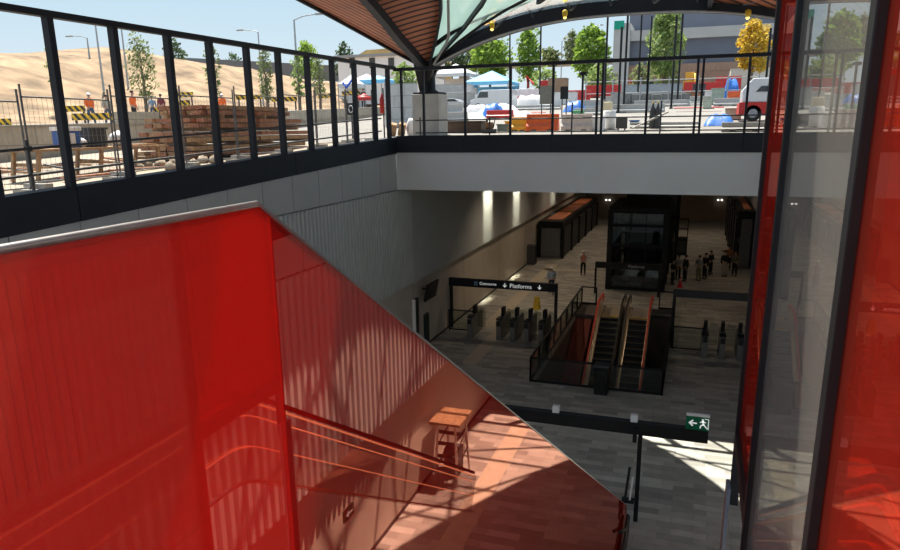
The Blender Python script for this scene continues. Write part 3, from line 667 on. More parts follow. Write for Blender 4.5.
# --- kiosks
def kiosk(name, label, x0, x1, y0, y1, h, open_side):
    k = thing(name, label, 'kiosk', ((x0 + x1) / 2, (y0 + y1) / 2, 0))
    MB().box(x0, x1, y0, y1, h - 0.5, h).build('fascia', BLK, k)
    fx = x1 if open_side > 0 else x0; bx = x0 if open_side > 0 else x1
    MB().box(min(bx, bx + open_side * 0.15), max(bx, bx + open_side * 0.15), y0, y1, 0, h - 0.5).build('back_panel', BLK, k)
    n = 5
    for i in range(n + 1):
        y = y0 + 0.1 + (y1 - y0 - 0.2) * i / n
        MB().box(fx - 0.12, fx + 0.12, y - 0.1, y + 0.1, 0, h - 0.5).build('column', BLK, k)
    MB().box(x0 + 0.25, x1 - 0.2, y0 + 0.02, y0 + 0.08, 0.05, h - 0.55).build('end_panel', mat('kiosk_grey', (0.16, 0.155, 0.15), 0.5), k)
    for i in range(n):
        ya = y0 + 0.25 + (y1 - y0 - 0.2) * i / n; yb = ya + (y1 - y0) / n - 0.35
        MB().box(fx - 0.04, fx + 0.0, ya, yb, 0.05, h - 0.6).build('shopfront_panel', DGREY, k)
    for i in range(3):
        ya = y0 + 1.2 + (y1 - y0 - 2) * i / 3
        MB().box(x0 + 0.45, x1 - 0.3, ya, ya + (y1 - y0 - 2) / 3 - 0.9, h, h + 0.05).build('timber_roof_light', mat('kiosk_timber', (0.5, 0.17, 0.08), 0.5), k)
    return k
kiosk('retail_kiosk', 'long black retail kiosk along the left wall with timber panels on its roof', -11.75, -9.75, 55.5, 76, 2.95, 1)
kiosk('retail_kiosk', 'black retail kiosk at the right wall, partly behind the near posts', 3.1, RU - 0.05, 55, 72, 4.2, -1)
K3 = thing('vending_cage', 'black wire-sided vending unit just right of the lift', 'vending machine', (-0.8, 60, 0))
MB().box(-1.2, -0.3, 59.6, 60.5, 0, 1.4).build('cabinet', BLK, K3); MB().box(-1.1, -0.4, 59.57, 59.6, 0.2, 1.2).build('front_glass', mat('dim_glass', (0.06, 0.06, 0.065), 0.2), K3)
for x in (-1.17, -0.33): MB().box(x - 0.04, x + 0.04, 59.6, 59.7, 1.4, 3.0).build('upright', BLK, K3)
MB().box(-1.2, -0.3, 59.6, 59.7, 2.9, 3.0).box(-1.2, -0.3, 59.6, 59.7, 2.1, 2.2).build('cross_bar', BLK, K3)
MB().box(-0.95, -0.5, 59.55, 59.6, 1.5, 1.7).build('lit_label', SIGNW, K3) if False else None
# wall things
TV = thing('information_screen', 'black tilted information screen on the lower left wall near the gates', 'screen', (-11.6, 30.2, 2.9))
MB().obox((-11.45, 30.15, 2.88), 0.1, 1.45, 0.82, 0, 0, 0, 0.2).build('screen', BLK, TV, 0.01); MB().tube((-11.9, 30.15, 2.95), (-11.45, 30.15, 2.9), 0.04).build('bracket', BLK, TV)
for i, (y, h, lb, z0) in enumerate(((28.9, 2.4, 'tall dark help point panel with pale edge on the left wall before the gates', 0.3), (30.2, 1.5, 'short dark ticket machine panel on the left wall below the screen', 0.15))):
    t = thing('wall_panel', lb, 'wall panel', (XL, y, z0))
    MB().box(XL, XL + 0.12, y, y + 0.45, z0, z0 + h).build('panel', mat('dark_green_panel', (0.02, 0.035, 0.03), 0.4), t)
    if i == 0: MB().box(XL, XL + 0.14, y - 0.05, y, z0, z0 + h).build('pale_edge', WHITE, t)
t = thing('fire_hose_reel', 'dark cabinet against the left wall just before the long kiosk', 'cabinet', (-11.5, 52.5, 0))
MB().box(XL, XL + 0.6, 52.2, 53.0, 0, 1.5).build('body', DGREY, t); MB().box(XL + 0.6, XL + 0.62, 52.25, 52.95, 0.1, 1.4).build('door', BLK, t)
# wet floor sign
W = thing('wet_floor_sign', 'yellow folding wet floor sign on the pavers behind the left gates', 'floor sign', (-8.3, 39.0, 0))
for s in (-1, 1): MB().hexa([V((-8.45, 39 + s * 0.2, 0)), V((-8.05, 39 + s * 0.2, 0)), V((-8.05, 39 + s * 0.22, 0.0)), V((-8.45, 39 + s * 0.22, 0))], [V((-8.38, 39 + s * 0.01, 0.75)), V((-8.12, 39 + s * 0.01, 0.75)), V((-8.12, 39 + s * 0.03, 0.75)), V((-8.38, 39 + s * 0.03, 0.75))]).build('board', YEL, W)
# red cone and red bag by the people
CN = thing('traffic_cone', 'small red and white cone beside the people near the lift', 'cone', (-0.5, 47.2, 0))
MB().lathe((-0.5, 47.2, 0.03), [(0.16, 0), (0.11, 0.25), (0.075, 0.42)], 12).lathe((-0.5, 47.2, 0.03), [(0.055, 0.55), (0.03, 0.7)], 12).box(-0.7, -0.3, 47.0, 47.4, 0, 0.03).build('body', mat('cone_red', (0.8, 0.04, 0.05), 0.4), CN)
MB().lathe((-0.5, 47.2, 0.03), [(0.077, 0.42), (0.055, 0.55)], 12).build('white_band', WHITE, CN)
# mobile step platform by the right wall (seen mirrored in the red glass)
MP = thing('step_platform', 'mobile work platform with flat top by the sunlit right wall, mirrored in red glass', 'platform', (4.3, 18.4, 0))
A = [(3.85, 17.75), (4.55, 17.75), (3.85, 18.95), (4.55, 18.95)]
for (x, y) in A: MB().bar((x, y, 0.03), (x + (4.2 - x) * 0.25, y + (18.35 - y) * 0.25, 1.9), 0.06, 0.05).build('leg', mat('platform_alu', (0.5, 0.42, 0.38), 0.4, 0.5), MP)
MB().box(3.75, 4.7, 17.75, 18.95, 1.9, 1.98).build('top', WOOD, MP)
for z in (0.4, 0.8, 1.2, 1.55): MB().box(3.85, 4.55, 17.8 + z * 0.1, 17.98 + z * 0.1, z, z + 0.035).build('tread', DGREY, MP)
for z in (0.5, 1.1): MB().bar((3.88, 17.8, z), (3.88, 18.9, z + 0.3), 0.03, 0.03).bar((4.52, 17.8, z), (4.52, 18.9, z + 0.3), 0.03, 0.03).build('brace', DGREY, MP)
MB().box(4.0, 4.45, 18.3, 18.8, 0.04, 0.9).build('tool_box', DGREY, MP)
# --- lamps of the concourse
def spot(name, loc, e, size, col=(1, 0.9, 0.72), rot=(0, 0, 0), blend=0.6):
    L = bpy.data.lights.new(name, 'SPOT'); L.energy = e; L.spot_size = size; L.spot_blend = blend; L.color = col; L.shadow_soft_size = 0.06
    o = bpy.data.objects.new(name, L); C.objects.link(o); o.location = loc; o.rotation_euler = rot; return o
for i, y in enumerate((40.3, 47.4, 60.6)):
    t = thing('wall_washer', 'slim linear wall washer lamp over the left wall, ' + ('nearest the beam', 'second from the beam', 'above the long kiosk')[i], 'lamp', (XU + 0.3, y, 8.2), 'wall washers along the left wall')
    MB().box(XU + 0.24, XU + 0.36, y - 0.95, y + 0.95, 8.14, 8.3).build('housing', BLK, t); MB().box(XU + 0.27, XU + 0.33, y - 0.9, y + 0.9, 8.13, 8.14).build('lens', lamp_mat('lamp_lens', (1, 0.95, 0.8), 4), t)
    L = bpy.data.lights.new('wall_washer_light', 'AREA'); L.shape = 'RECTANGLE'; L.size = 0.06; L.size_y = 1.8; L.spread = 0.3; L.energy = 24; L.color = (0.95, 0.9, 0.68)
    o = bpy.data.objects.new('wall_washer_light', L); C.objects.link(o); o.location = (XU + 0.3, y, 8.12); o.rotation_euler = (0, 0.14, 0)
for i, (x, y) in enumerate(((-8.6, 39), (-3.3, 38), (1.8, 38), (-8.6, 48), (1.8, 48), (-8.6, 58), (-3.3, 62), (1.8, 58), (-8.5, 70), (1.8, 70))):
    t = thing('ceiling_downlight', 'round ceiling downlight of the dim concourse, %s of the ceiling' % ('front left', 'front middle', 'front right', 'second row left', 'second row right', 'third row left', 'middle above the lift frame', 'third row right', 'back left', 'back right')[i], 'lamp', (x, y, 8.3), 'concourse downlights')
    MB().lathe((x, y, 8.24), [(0.14, 0), (0.16, 0.06)], 14).build('rim', BLK, t); MB().lathe((x, y, 8.23), [(0.11, 0), (0.11, 0.01)], 14).build('lens', lamp_mat('lamp_lens', (1, 0.95, 0.8), 4), t)
    spot('downlight_lamp', (x, y, 8.2), 290 if x < -7 else (80 if y < 65 else 230), 2.3, (1, 0.76, 0.54), (0, 0, 0), 1.0)
for u, lb in ((608, 'twin white emergency lamp high on the back wall, left of the lift'), (720, 'twin white emergency lamp high on the back wall, right of the lift')):
    p = on_y(u, 200, 81.9); t = thing('emergency_lamp', lb, 'lamp', p)
    MB().box(p.x - 0.3, p.x + 0.3, 81.9, 82, p.z - 0.08, p.z + 0.08).build('case', WHITE, t)
    for s in (-0.2, 0.2): MB().blob((p.x + s, 81.84, p.z), 0.09, 0.09, 0.09).build('lamp_head', lamp_mat('small_lamp', (1, 1, 0.95), 1.5), t)
# ================================================================== people
SKIN = mat('skin', (0.5, 0.3, 0.21), 0.6, 0, 0.05)
FEAT = mat('dark_feature', (0.05, 0.03, 0.025), 0.6)
LIP = mat('lip', (0.4, 0.15, 0.13), 0.6)
def skin_mesh(name, chains, m, parent, sub=1, extra=None):
    """chains: list of lists of (point, radius); first point of a later chain may repeat an earlier point and is then shared"""
    verts, rad, edges, idx = [], [], [], {}
    for ch in chains:
        prev = None
        for p, r in ch:
            k = tuple(round(c, 4) for c in p)
            if k not in idx: idx[k] = len(verts); verts.append(p); rad.append(r)
            i = idx[k]
            if prev is not None and prev != i: edges.append((prev, i))
            prev = i
    me = bpy.data.meshes.new(name); me.from_pydata([tuple(v) for v in verts], edges, [])
    o = bpy.data.objects.new(name, me); C.objects.link(o)
    sk = o.modifiers.new('skin', 'SKIN'); sk.use_smooth_shade = True
    if not me.skin_vertices: me.attributes.new
    bm = bmesh.new(); bm.from_mesh(me)
    lay = bm.verts.layers.skin.verify(); bm.verts.ensure_lookup_table()
    for i, v in enumerate(bm.verts): v[lay].radius = (rad[i], rad[i]); v[lay].use_root = (i == 0)
    bm.to_mesh(me); bm.free()
    ss = o.modifiers.new('sub', 'SUBSURF'); ss.levels = sub; ss.render_levels = sub
    dg = bpy.context.evaluated_depsgraph_get(); dg.update()
    m2 = bpy.data.meshes.new_from_object(o.evaluated_get(dg))
    bpy.data.objects.remove(o); bpy.data.meshes.remove(me)
    m2.name = name; m2.materials.clear()
    for q in (m if isinstance(m, (list, tuple)) else [m]): m2.materials.append(q)
    if extra:
        bm = bmesh.new(); bm.from_mesh(m2)
        for c, r, mi in extra:
            g = bmesh.ops.create_icosphere(bm, subdivisions=1, radius=1.0)
            for v in g['verts']: v.co = V(c) + V((v.co.x * r[0], v.co.y * r[1], v.co.z * r[2]))
            for v in g['verts']:
                for f in v.link_faces: f.material_index = mi
        bm.to_mesh(m2); bm.free()
    for p in m2.polygons: p.use_smooth = True
    ob = bpy.data.objects.new(name, m2); C.objects.link(ob); ob.parent = parent
    return ob
CLOTH = {}
def cloth(name, col): return mat('cloth_' + name, col, 0.85, 0, 0.1, 8)
def person(label, loc, rz, shirt, trousers, hair, hat=None, vest=None, pose='stand', h=1.74, sleeves=True, group=None):
    P = thing('person', label, 'person', loc, group); P.rotation_euler = (0, 0, rz)
    k = h / 1.74
    def v(x, y, z): return (x * k, y * k, z * k)
    lean = 0.0
    armL = [(0.19, 0, 1.42), (0.245, 0.03, 1.14), (0.25, -0.06, 0.9)]; armR = [(-0.19, 0, 1.42), (-0.245, 0.03, 1.14), (-0.25, -0.06, 0.9)]
    legL = [(0.095, 0, 0.9), (0.105, -0.015, 0.5), (0.115, 0.02, 0.09)]; legR = [(-0.095, 0, 0.9), (-0.105, -0.015, 0.5), (-0.115, 0.02, 0.09)]
    if pose == 'walk':
        legL = [(0.095, 0, 0.9), (0.1, -0.17, 0.53), (0.1, -0.2, 0.1)]; legR = [(-0.095, 0, 0.9), (-0.1, 0.05, 0.5), (-0.1, 0.28, 0.14)]
        armL = [(0.19, 0, 1.42), (0.24, 0.12, 1.16), (0.23, 0.12, 0.92)]; armR = [(-0.19, 0, 1.42), (-0.24, -0.06, 1.15), (-0.22, -0.24, 0.98)]
    elif pose == 'hold':
        armL = [(0.19, 0, 1.42), (0.25, -0.02, 1.15), (0.1, -0.26, 1.16)]; armR = [(-0.19, 0, 1.42), (-0.25, -0.02, 1.15), (-0.1, -0.26, 1.13)]
    elif pose == 'hips':
        armL = [(0.19, 0, 1.42), (0.37, 0.06, 1.19), (0.19, -0.06, 1.03)]; armR = [(-0.19, 0, 1.42), (-0.37, 0.06, 1.19), (-0.19, -0.06, 1.03)]
    elif pose == 'point':
        armR = [(-0.19, 0, 1.42), (-0.36, -0.16, 1.36), (-0.5, -0.36, 1.42)]
    torso = [((0, 0, .95), .135), ((0, .01, 1.12), .122), ((0, .015, 1.3), .14), ((0, .01, 1.42), .105), ((0, .0, 1.5), .056)]
    head = [((0, .0, 1.5), .056), ((0, -.02, 1.58), .075), ((0, -.015, 1.67), .085)]
    def hand(a):
        e, w = V(a[1]), V(a[2]); d = (w - e).normalized(); s = 1 if w.x >= 0 else -1
        side = d.cross(V((0, 0, 1)));
        side = side.normalized() if side.length > 0.2 else V((0, -1, 0))
        if abs(d.z) > 0.75: side = V((0, -1, 0))
        curl = V((-s * 0.5, 0, 0)) if abs(d.z) > 0.75 else V((0, 0, -0.6))
        palm = w + d * 0.07; out = [[(tuple(w), .027), (tuple(palm), .034)]]
        for j, L in enumerate((0.066, 0.078, 0.072, 0.056)):
            o = side * (0.03 - 0.02 * j); q = palm + d * 0.03 + o
            out.append([(tuple(palm), .034), (tuple(q), .011), (tuple(q + (d + curl * .4).normalized() * L * .55), .0095), (tuple(q + d * L * .55 + (d + curl).normalized() * L * .5), .008)])
        t = w + d * 0.03 + side * 0.035
        out.append([(tuple(palm), .034), (tuple(t + d * .01), .012), (tuple(t + d * .05 + side * .015), .01)])
        return out
    def leg(l, j=1.0, foot=True):
        r = [(l[0], .088 * j), (l[1], .06 * j), (l[2], .04 * j)]
        if foot: r.append(((l[2][0] * 1.05, l[2][1] - .13, l[2][2] - .045), .034 * j))
        return r
    def arm(a, j=1.0): return [(a[0], .062 * j), (a[1], .043 * j), (a[2], .03 * j)]
    base = ((0, 0, .95), .135); ch = ((0, .015, 1.3), .14)
    chains = [torso, head, [base] + leg(legL), [base] + leg(legR), [ch] + arm(armL), [ch] + arm(armR)] + hand(armL) + hand(armR)
    sc = lambda cs, add=0: [[(v(*p), (r + add) * k) for p, r in c] for c in cs]
    hz = 1.645
    ex = [((s * .031 * k, -.094 * k, hz * k), (.011 * k, .008 * k, .008 * k), 1) for s in (-1, 1)]
    ex += [((0, -.108 * k, (hz - .03) * k), (.012 * k, .018 * k, .02 * k), 0), ((0, -.09 * k, (hz - .07) * k), (.022 * k, .008 * k, .007 * k), 2)]
    ex += [((s * .083 * k, -.012 * k, (hz - .012) * k), (.01 * k, .02 * k, .03 * k), 0) for s in (-1, 1)]
    skin_mesh('body', sc(chains), [SKIN, FEAT, LIP], P, 1, ex)
    t2 = [torso[0], torso[1], torso[2], torso[3], ((0, .0, 1.475), .07)]
    sl = [[ch] + (arm(a) if sleeves else [(a[0], .062), (tuple(V(a[0]) * .35 + V(a[1]) * .65), .05)]) for a in (armL, armR)]
    skin_mesh('shirt', sc([t2] + sl, .02), cloth(*shirt), P)
    tb = [((0, 0, 1.03), .13), base]
    skin_mesh('trousers', sc([tb, [base] + leg(legL, 1, False), [base] + leg(legR, 1, False)], .022), cloth(*trousers), P)
    if vest: skin_mesh('vest', sc([[((0, 0, .98), .14), ((0, .01, 1.12), .125), ((0, .015, 1.3), .142), ((0, .01, 1.42), .11)], [ch, ((.16, 0, 1.42), .07)], [ch, ((-.16, 0, 1.42), .07)]], .034), cloth(*vest), P)
    sh = MB()
    for l in (legL, legR): sh.blob(V(v(l[2][0] * 1.04, l[2][1] - .06, l[2][2] - .045)) , .052 * k, .14 * k, .05 * k)
    def loc_part(m, name, mt):
        o = m.build(name, mt); o.parent = P; return o
    loc_part(sh, 'shoes', cloth('boot', (0.04, 0.03, 0.025)))
    if hat:
        m = MB(); m.blob(v(0, -.012, 1.69), .108 * k, .12 * k, .095 * k, 0, 14, 8, 0, 0.0); m.lathe(v(0, -.03, 1.685), [(.1 * k, 0), (.14 * k, -.004), (.14 * k, .006), (.1 * k, .012)], 14)
        loc_part(m, 'hard_hat', mat('hat_' + hat[0], hat[1], 0.4))
    m = MB(); m.blob(v(0, .012, 1.685), .098 * k, .105 * k, .09 * k, 0, 12, 8, 0, -0.35); loc_part(m, 'hair', cloth('hair_' + hair[0], hair[1]))
    return P
NAVYC = ('navy', (0.02, 0.025, 0.05)); BLACKC = ('black', (0.015, 0.015, 0.016)); GREYC = ('grey', (0.25, 0.25, 0.25)); ORC = ('hi_vis_orange', (0.9, 0.16, 0.03)); WHC = ('white', (0.7, 0.7, 0.7)); DENIM = ('denim', (0.07, 0.1, 0.17)); BEIGEC = ('beige', (0.42, 0.36, 0.28)); RSTR = ('red_white', (0.55, 0.2, 0.16)); KH = ('khaki', (0.3, 0.25, 0.16)); BLC = ('pale_blue', (0.25, 0.33, 0.42))
BRN = ('brown', (0.06, 0.035, 0.02)); BLH = ('black', (0.012, 0.01, 0.01)); WHAT = ('white', (0.8, 0.8, 0.8))
GR = None
person('person in reddish vest with hands on hips, alone left of the lift', (-7.16, 49.4, 0), 0.1, WHC, BLACKC, BRN, WHAT, RSTR, 'hips', 1.78)
person('person in pale blue top and white cap walking behind the yellow floor sign', (-8.2, 43.0, 0), 0.3, BLC, NAVYC, BRN, WHAT, None, 'walk', 1.74)
person('person in dark clothes standing nearest the red cone', (-1.02, 47.95, 0), 1.2, BLACKC, BLACKC, BLH, None, None, 'hold', 1.7)
person('person in grey shirt between two dark figures by the cone', (-0.72, 49.6, 0), 0.4, GREYC, BLACKC, BRN, None, None, 'hold', 1.72)
person('tall person in black facing the cone, right of the grey-shirted one', (-0.25, 49.2, 0), -1.0, BLACKC, NAVYC, BLH, None, None, 'stand', 1.8)
person('person in light grey jacket standing alone right of the lift', (0.62, 49.7, 0), -0.6, GREYC, KH, BRN, None, None, 'hold', 1.74)
person('person in black standing close behind the light grey jacket', (1.02, 50.4, 0), -0.9, BLACKC, BLACKC, BLH, None, None, 'stand', 1.8)
person('person in black jacket and pale trousers in the group at the right kiosk', (2.3, 51.6, 0), 0.5, BLACKC, BEIGEC, BLH, None, None, 'stand', 1.82)
person('person in dark clothes at the left end of the group by the right kiosk', (1.4, 52.1, 0), 0.9, NAVYC, BLACKC, BRN, None, None, 'hold', 1.7)
person('person in orange-brown vest behind the group by the right kiosk', (2.65, 54.0, 0), 0, ('rust', (0.4, 0.15, 0.05)), BLACKC, BRN, None, None, 'point', 1.8)
person('person in khaki green jacket at the right end of the group by the right kiosk', (3.0, 52.0, 0), -0.5, ('olive', (0.14, 0.13, 0.08)), BLACKC, BRN, None, None, 'stand', 1.76)
# outside, on the upper terrace
def up(u, vf, y): p = on_y(u, vf, y); return (p.x, y, terrace(y))
person('worker in orange vest and white hard hat walking behind the striped barrier', up(92, 123, 34), 1.2, ORC, DENIM, BRN, WHAT, ORC, 'walk', 1.85)
person('person in pale beige jacket walking right of the worker in the white hard hat', up(109, 123, 34.4), 1.0, BEIGEC, DENIM, BLH, None, None, 'walk', 1.75)
person('worker in bright orange top seen from behind, right of the pair walking', up(134, 112, 32), PI - 0.4, ORC, BLACKC, BRN, None, ORC, 'stand', 1.8)
person('small distant person in blue beside the thin trees', up(153, 112, 44), 0.5, BLC, DENIM, BRN, None, None, 'stand', 1.75)
person('small distant person in dark red between the second and third railing posts', up(162, 112, 44), 0.2, ('maroon', (0.2, 0.04, 0.05)), NAVYC, BLH, None, None, 'stand', 1.85)
person('worker in orange by the pallets beyond the middle railing posts', (on_y(222, 100, 42).x, 42, terrace(42)), 0.2, ORC, NAVYC, BRN, WHAT, ORC, 'stand', 1.7)
# ================================================================== street level: ground, hill, works yard
DIRT = mat('pale_dirt', (0.32, 0.27, 0.21), 0.95, 0, 0.15, 0.6, 0.3)
PAVE = mat('street_concrete', (0.23, 0.215, 0.195), 0.9, 0, 0.12, 0.4, 0.1)
HILL = mat('dry_hill', (0.27, 0.185, 0.11), 0.95, 0, 0.5, 0.35, 1.0)
g = MB()
rows = [-10, 9.2, 18, 27.3, 40, 60, 92, 220]
g.sheet([[V((x, y, ground(y))) for x in (-22.1, XU - 0.35)] for y in rows[:4]], 0, (0, 0, -0.5), False)
g.sheet([[V((x, y, ground(y) - 0.02)) for x in (-22.1, -8, 10, 60, 160)] for y in rows[3:]], 1, (0, 0, -0.5), False)
g.sheet([[V((x, y, ground(y))) for x in (RU + 0.35, 60)] for y in rows[:4]], 1, (0, 0, -0.5), False)
struct(g.build('ground', [DIRT, PAVE]))
# terrace and hill behind the retaining wall
crest = [(-5, 17.0)]
for u, v in ((0, 54), (30, 55), (60, 52), (85, 48), (105, 48), (125, 51), (150, 57), (200, 64), (250, 72), (300, 80), (340, 84)):
    p = on_x(u, v, -80); crest.append((p.y, p.z))
crest.sort()
def crest_z(y):
    if y <= crest[0][0]: return crest[0][1]
    for (a, p), (c, q) in zip(crest[:-1], crest[1:]):
        if a <= y <= c: return p + (q - p) * (y - a) / (c - a)
    return crest[-1][1]
def hill_z(x, y):
    t = terrace(min(y, 70)); k = max(0, min(1, (-x - 44) / 36.0)); k = k * k * (3 - 2 * k)
    n = 0.5 * math.sin(x * 0.31 + y * 0.17) + 0.35 * math.sin(x * 0.7 - y * 0.43) + 0.3 * math.sin(y * 0.9 + 1.3 * x)
    return t + (crest_z(y) - t) * k + n * k * (1 - k) * 2.2 + 0.18 * n * k
h = MB()
h.sheet([[V((x, y, hill_z(x, y))) for x in [-22 - 2.2 * i for i in range(45)]] for y in [-10 + 4 * j for j in range(56)]], 0, None, True)
struct(h.build('terrain', HILL))
rd = MB().sheet([[V((x, y, terrace(min(y, 70)) + 0.03)) for x in (-22.4, -43)] for y in (-8, 20, 40, 70)], 0, (0, 0, -0.1), False)
struct(rd.build('trim_13', PAVE))
RW = brick_mat('retaining_blocks', (0.42, 0.36, 0.28), (0.36, 0.31, 0.24), (0.24, 0.21, 0.17), 2.4, 0.9, 0.02, 0.9, 'yz')
m = MB()
for y0, y1 in ((-8, 12), (12, 23.3), (23.3, 32), (32, 50), (50, 72)):
    a = [V((-22.45, y, z)) for y, z in ((y0, ground(y0) - 0.3), (y1, ground(y1) - 0.3), (y1, wall_top(y1 - 0.01) + 0.02), (y0, wall_top(y0 + 0.01) + 0.02))]
    m.hexa(a, [p + V((0.4, 0, 0)) for p in a])
o = m.build('retaining_wall', RW); tag(o, 'long beige block retaining wall between the lower yard and the upper road', 'wall')

# ---- temporary mesh fence panels just outside the railing
def mesh_panel():
    f = thing('mesh_fence_panel', '', 'fence', (0, 0, 0), 'temporary mesh fence panels')
    fr = MB()
    for y in (0.03, 2.37): fr.tube((0, y, 0.05), (0, y, 2.15), 0.022)
    fr.tube((0, 0.03, 1.9), (0, 2.37, 1.9), 0.018).tube((0, 0.03, 0.15), (0, 2.37, 0.15), 0.018); fr.build('frame', mat('galvanised', (0.16, 0.16, 0.165), 0.5, 0.3), f)
    w = MB()
    for i in range(1, 19): w.box(-0.002, 0.002, 0.03 + i * 0.124 - 0.0025, 0.03 + i * 0.124 + 0.0025, 0.15, 1.9)
    for i in range(1, 9): w.box(-0.002, 0.002, 0.03, 2.37, 0.15 + i * 0.19 - 0.002, 0.15 + i * 0.19 + 0.002)
    w.build('wire_mesh', GREY, f)
    for y in (0.12, 2.28): MB().box(-0.3, 0.3, y - 0.11, y + 0.11, 0, 0.12).build('concrete_foot', CONC, f)
    return f
f0 = mesh_panel(); names = ['nearest', 'second', 'third', 'fourth', 'fifth', 'sixth', 'seventh', 'eighth']
for i in range(8):
    y = 8.9 + 2.43 * i
    lb = 'wire mesh fence panel outside the left railing, %s panel counted from the camera' % names[i]
    if i == 0: f0.location = (-13.3, y, ground(y + 1)); f0['label'] = lb
    else: dup(f0, (-13.3, y, ground(y + 1)), 0, lb)
# ---- trestle table with clutter
T = thing('trestle_table', 'long timber trestle table in the yard behind the nearest railing posts', 'table', (-15.2, 14.4, ground(14)))
gz = ground(14); MB().box(-15.7, -14.7, 12.6, 17.2, gz + 0.66, gz + 0.72).build('top', WOOD, T)
for y in (12.9, 14.8, 16.9):
    for x in (-15.6, -14.8): MB().bar((x, y - 0.15, gz - 0.05), (x, y, gz + 0.66), 0.08, 0.08).build('leg', WOOD, T)
    MB().bar((-15.6, y, gz + 0.35), (-14.8, y, gz + 0.35), 0.05, 0.08).build('brace', WOOD, T)
def simple(name, label, cat, mb, m, bevel=0.0, group=None):
    o = mb.build(name, m, None, bevel); return tag(o, label, cat, group)
tz = gz + 0.72
t = thing('cool_box', 'blue and white cool box on the trestle table', 'cool box', (-15.2, 14.1, tz))
MB().box(-15.4, -15.0, 13.85, 14.4, tz, tz + 0.42).build('body', mat('cool_blue', (0.05, 0.13, 0.4), 0.5), t, 0.03); MB().box(-15.42, -14.98, 13.83, 14.42, tz + 0.42, tz + 0.52).build('lid', WHITE, t, 0.02)
MB().box(-14.995, -14.985, 13.95, 14.2, tz + 0.08, tz + 0.36).build('white_label', WHITE, t)
t = thing('crate', 'dark grey crate on the trestle table right of the cool box', 'crate', (-15.2, 14.9, tz))
MB().box(-15.45, -14.95, 14.65, 15.2, tz, tz + 0.45).build('body', DGREY, t, 0.02); MB().box(-15.48, -14.92, 14.62, 15.23, tz + 0.45, tz + 0.5).build('lid', DGREY, t)
for y, s, lb in ((14.45, 0.16, 'small crumpled white bag between the cool box and the crate'), (15.75, 0.26, 'large crumpled white bag on the table right of the grey crate')):
    simple('plastic_bag', lb, 'bag', MB().blob((-15.1, y, tz + s * 0.75), s, s, s * 0.8, 0, 12, 8, 0.12), WHITE)
t = MB().box(-15.6, -14.9, 16.0, 17.0, tz, tz + 0.04); simple('plywood_sheet', 'thin plywood sheet lying on the far end of the trestle table', 'board', t, WOOD)
for i, (y, a, lb) in enumerate(((13.8, 0.2, 'loose plank on the dirt under the near end of the trestle table'), (15.6, -0.15, 'loose plank on the dirt under the middle of the trestle table'), (17.4, 0.5, 'loose plank on the dirt past the far end of the trestle table'))):
    simple('plank', lb, 'plank', MB().obox((-14.3, y, ground(y) + 0.06), 0.2, 1.9, 0.05, a), RWOOD)
for i in range(9):
    y = 16.4 + random.uniform(-.8, 1.6); x = -14.2 + random.uniform(-.5, .8)
    simple('rubble_stone', 'lump of rubble in the heap past the table', 'rubble', MB().blob((x, y, ground(y) + 0.08), 0.16, 0.2, 0.13, 0, 7, 5, 0.25), DIRT, 0, 'rubble by the trestle table')
# ---- timber pile: stacked bundles of boards, each layer a stack of its own
rows_ = [('lowest', 0.0, 18.0, 24.6), ('second', 0.42, 18.0, 25.0), ('third', 0.84, 18.4, 24.2), ('top', 1.24, 19.0, 23.4)]
for k, (nm_, dz, y0, y1) in enumerate(rows_):
    for j, (ya, yb) in enumerate(((y0, (y0 + y1) / 2 - 0.16), ((y0 + y1) / 2 + 0.16, y1))):
        t = thing('timber_bundle', '%s bundle of reddish timber in the pile, %s half' % (nm_, ('near' if j == 0 else 'far')), 'timber', (-15.4, (ya + yb) / 2, ground(20) + dz + 0.1), 'timber pile by the retaining wall')
        for r in range(2):
            for c in range(6):
                dx = random.uniform(-0.05, 0.05); dy = random.uniform(-0.12, 0.12)
                MB().box(-16.5 + c * 0.36 + dx, -16.5 + c * 0.36 + 0.3 + dx, ya + dy, yb + dy, ground(20) + dz + 0.1 + r * 0.16, ground(20) + dz + 0.23 + r * 0.16).build('board', RWOOD if (r + c + k) % 3 else WOOD, t)
        for y in (ya + 0.4, yb - 0.4): MB().box(-16.6, -14.3, y - 0.05, y + 0.05, ground(20) + dz, ground(20) + dz + 0.1).build('bearer', WOOD, t)
for i in range(14):
    y = 13.6 + i * 0.33; simple('timber_scrap', 'broken slat in the scrap heap at the near end of the timber pile', 'timber', MB().obox((-17.2 + random.uniform(-.5, .5), y, ground(y) + 0.12), 0.08, 1.1, 0.05, random.uniform(1.35, 1.8), 0, random.uniform(-.1, .1), 0), (RWOOD, WOOD, DGREY)[i % 3], 0, 'scrap slats by the timber pile')
simple('steel_cage', 'rusty wire cage leaning on the retaining wall behind the scrap slats', 'cage', MB().bar((-21.6, 25.0, ground(25)), (-21.6, 25.0, ground(25) + 1.5), .06, .06).bar((-21.6, 27.0, ground(26)), (-21.6, 27.0, ground(26) + 1.5), .06, .06).bar((-21.6, 25, ground(25) + 1.5), (-21.6, 27, ground(26) + 1.5), .06, .06).bar((-21.6, 25, ground(25) + .8), (-21.6, 27, ground(26) + .8), .05, .05).bar((-21.6, 26, ground(25)), (-21.6, 26, ground(26) + 1.5), .04, .04), DGREY)
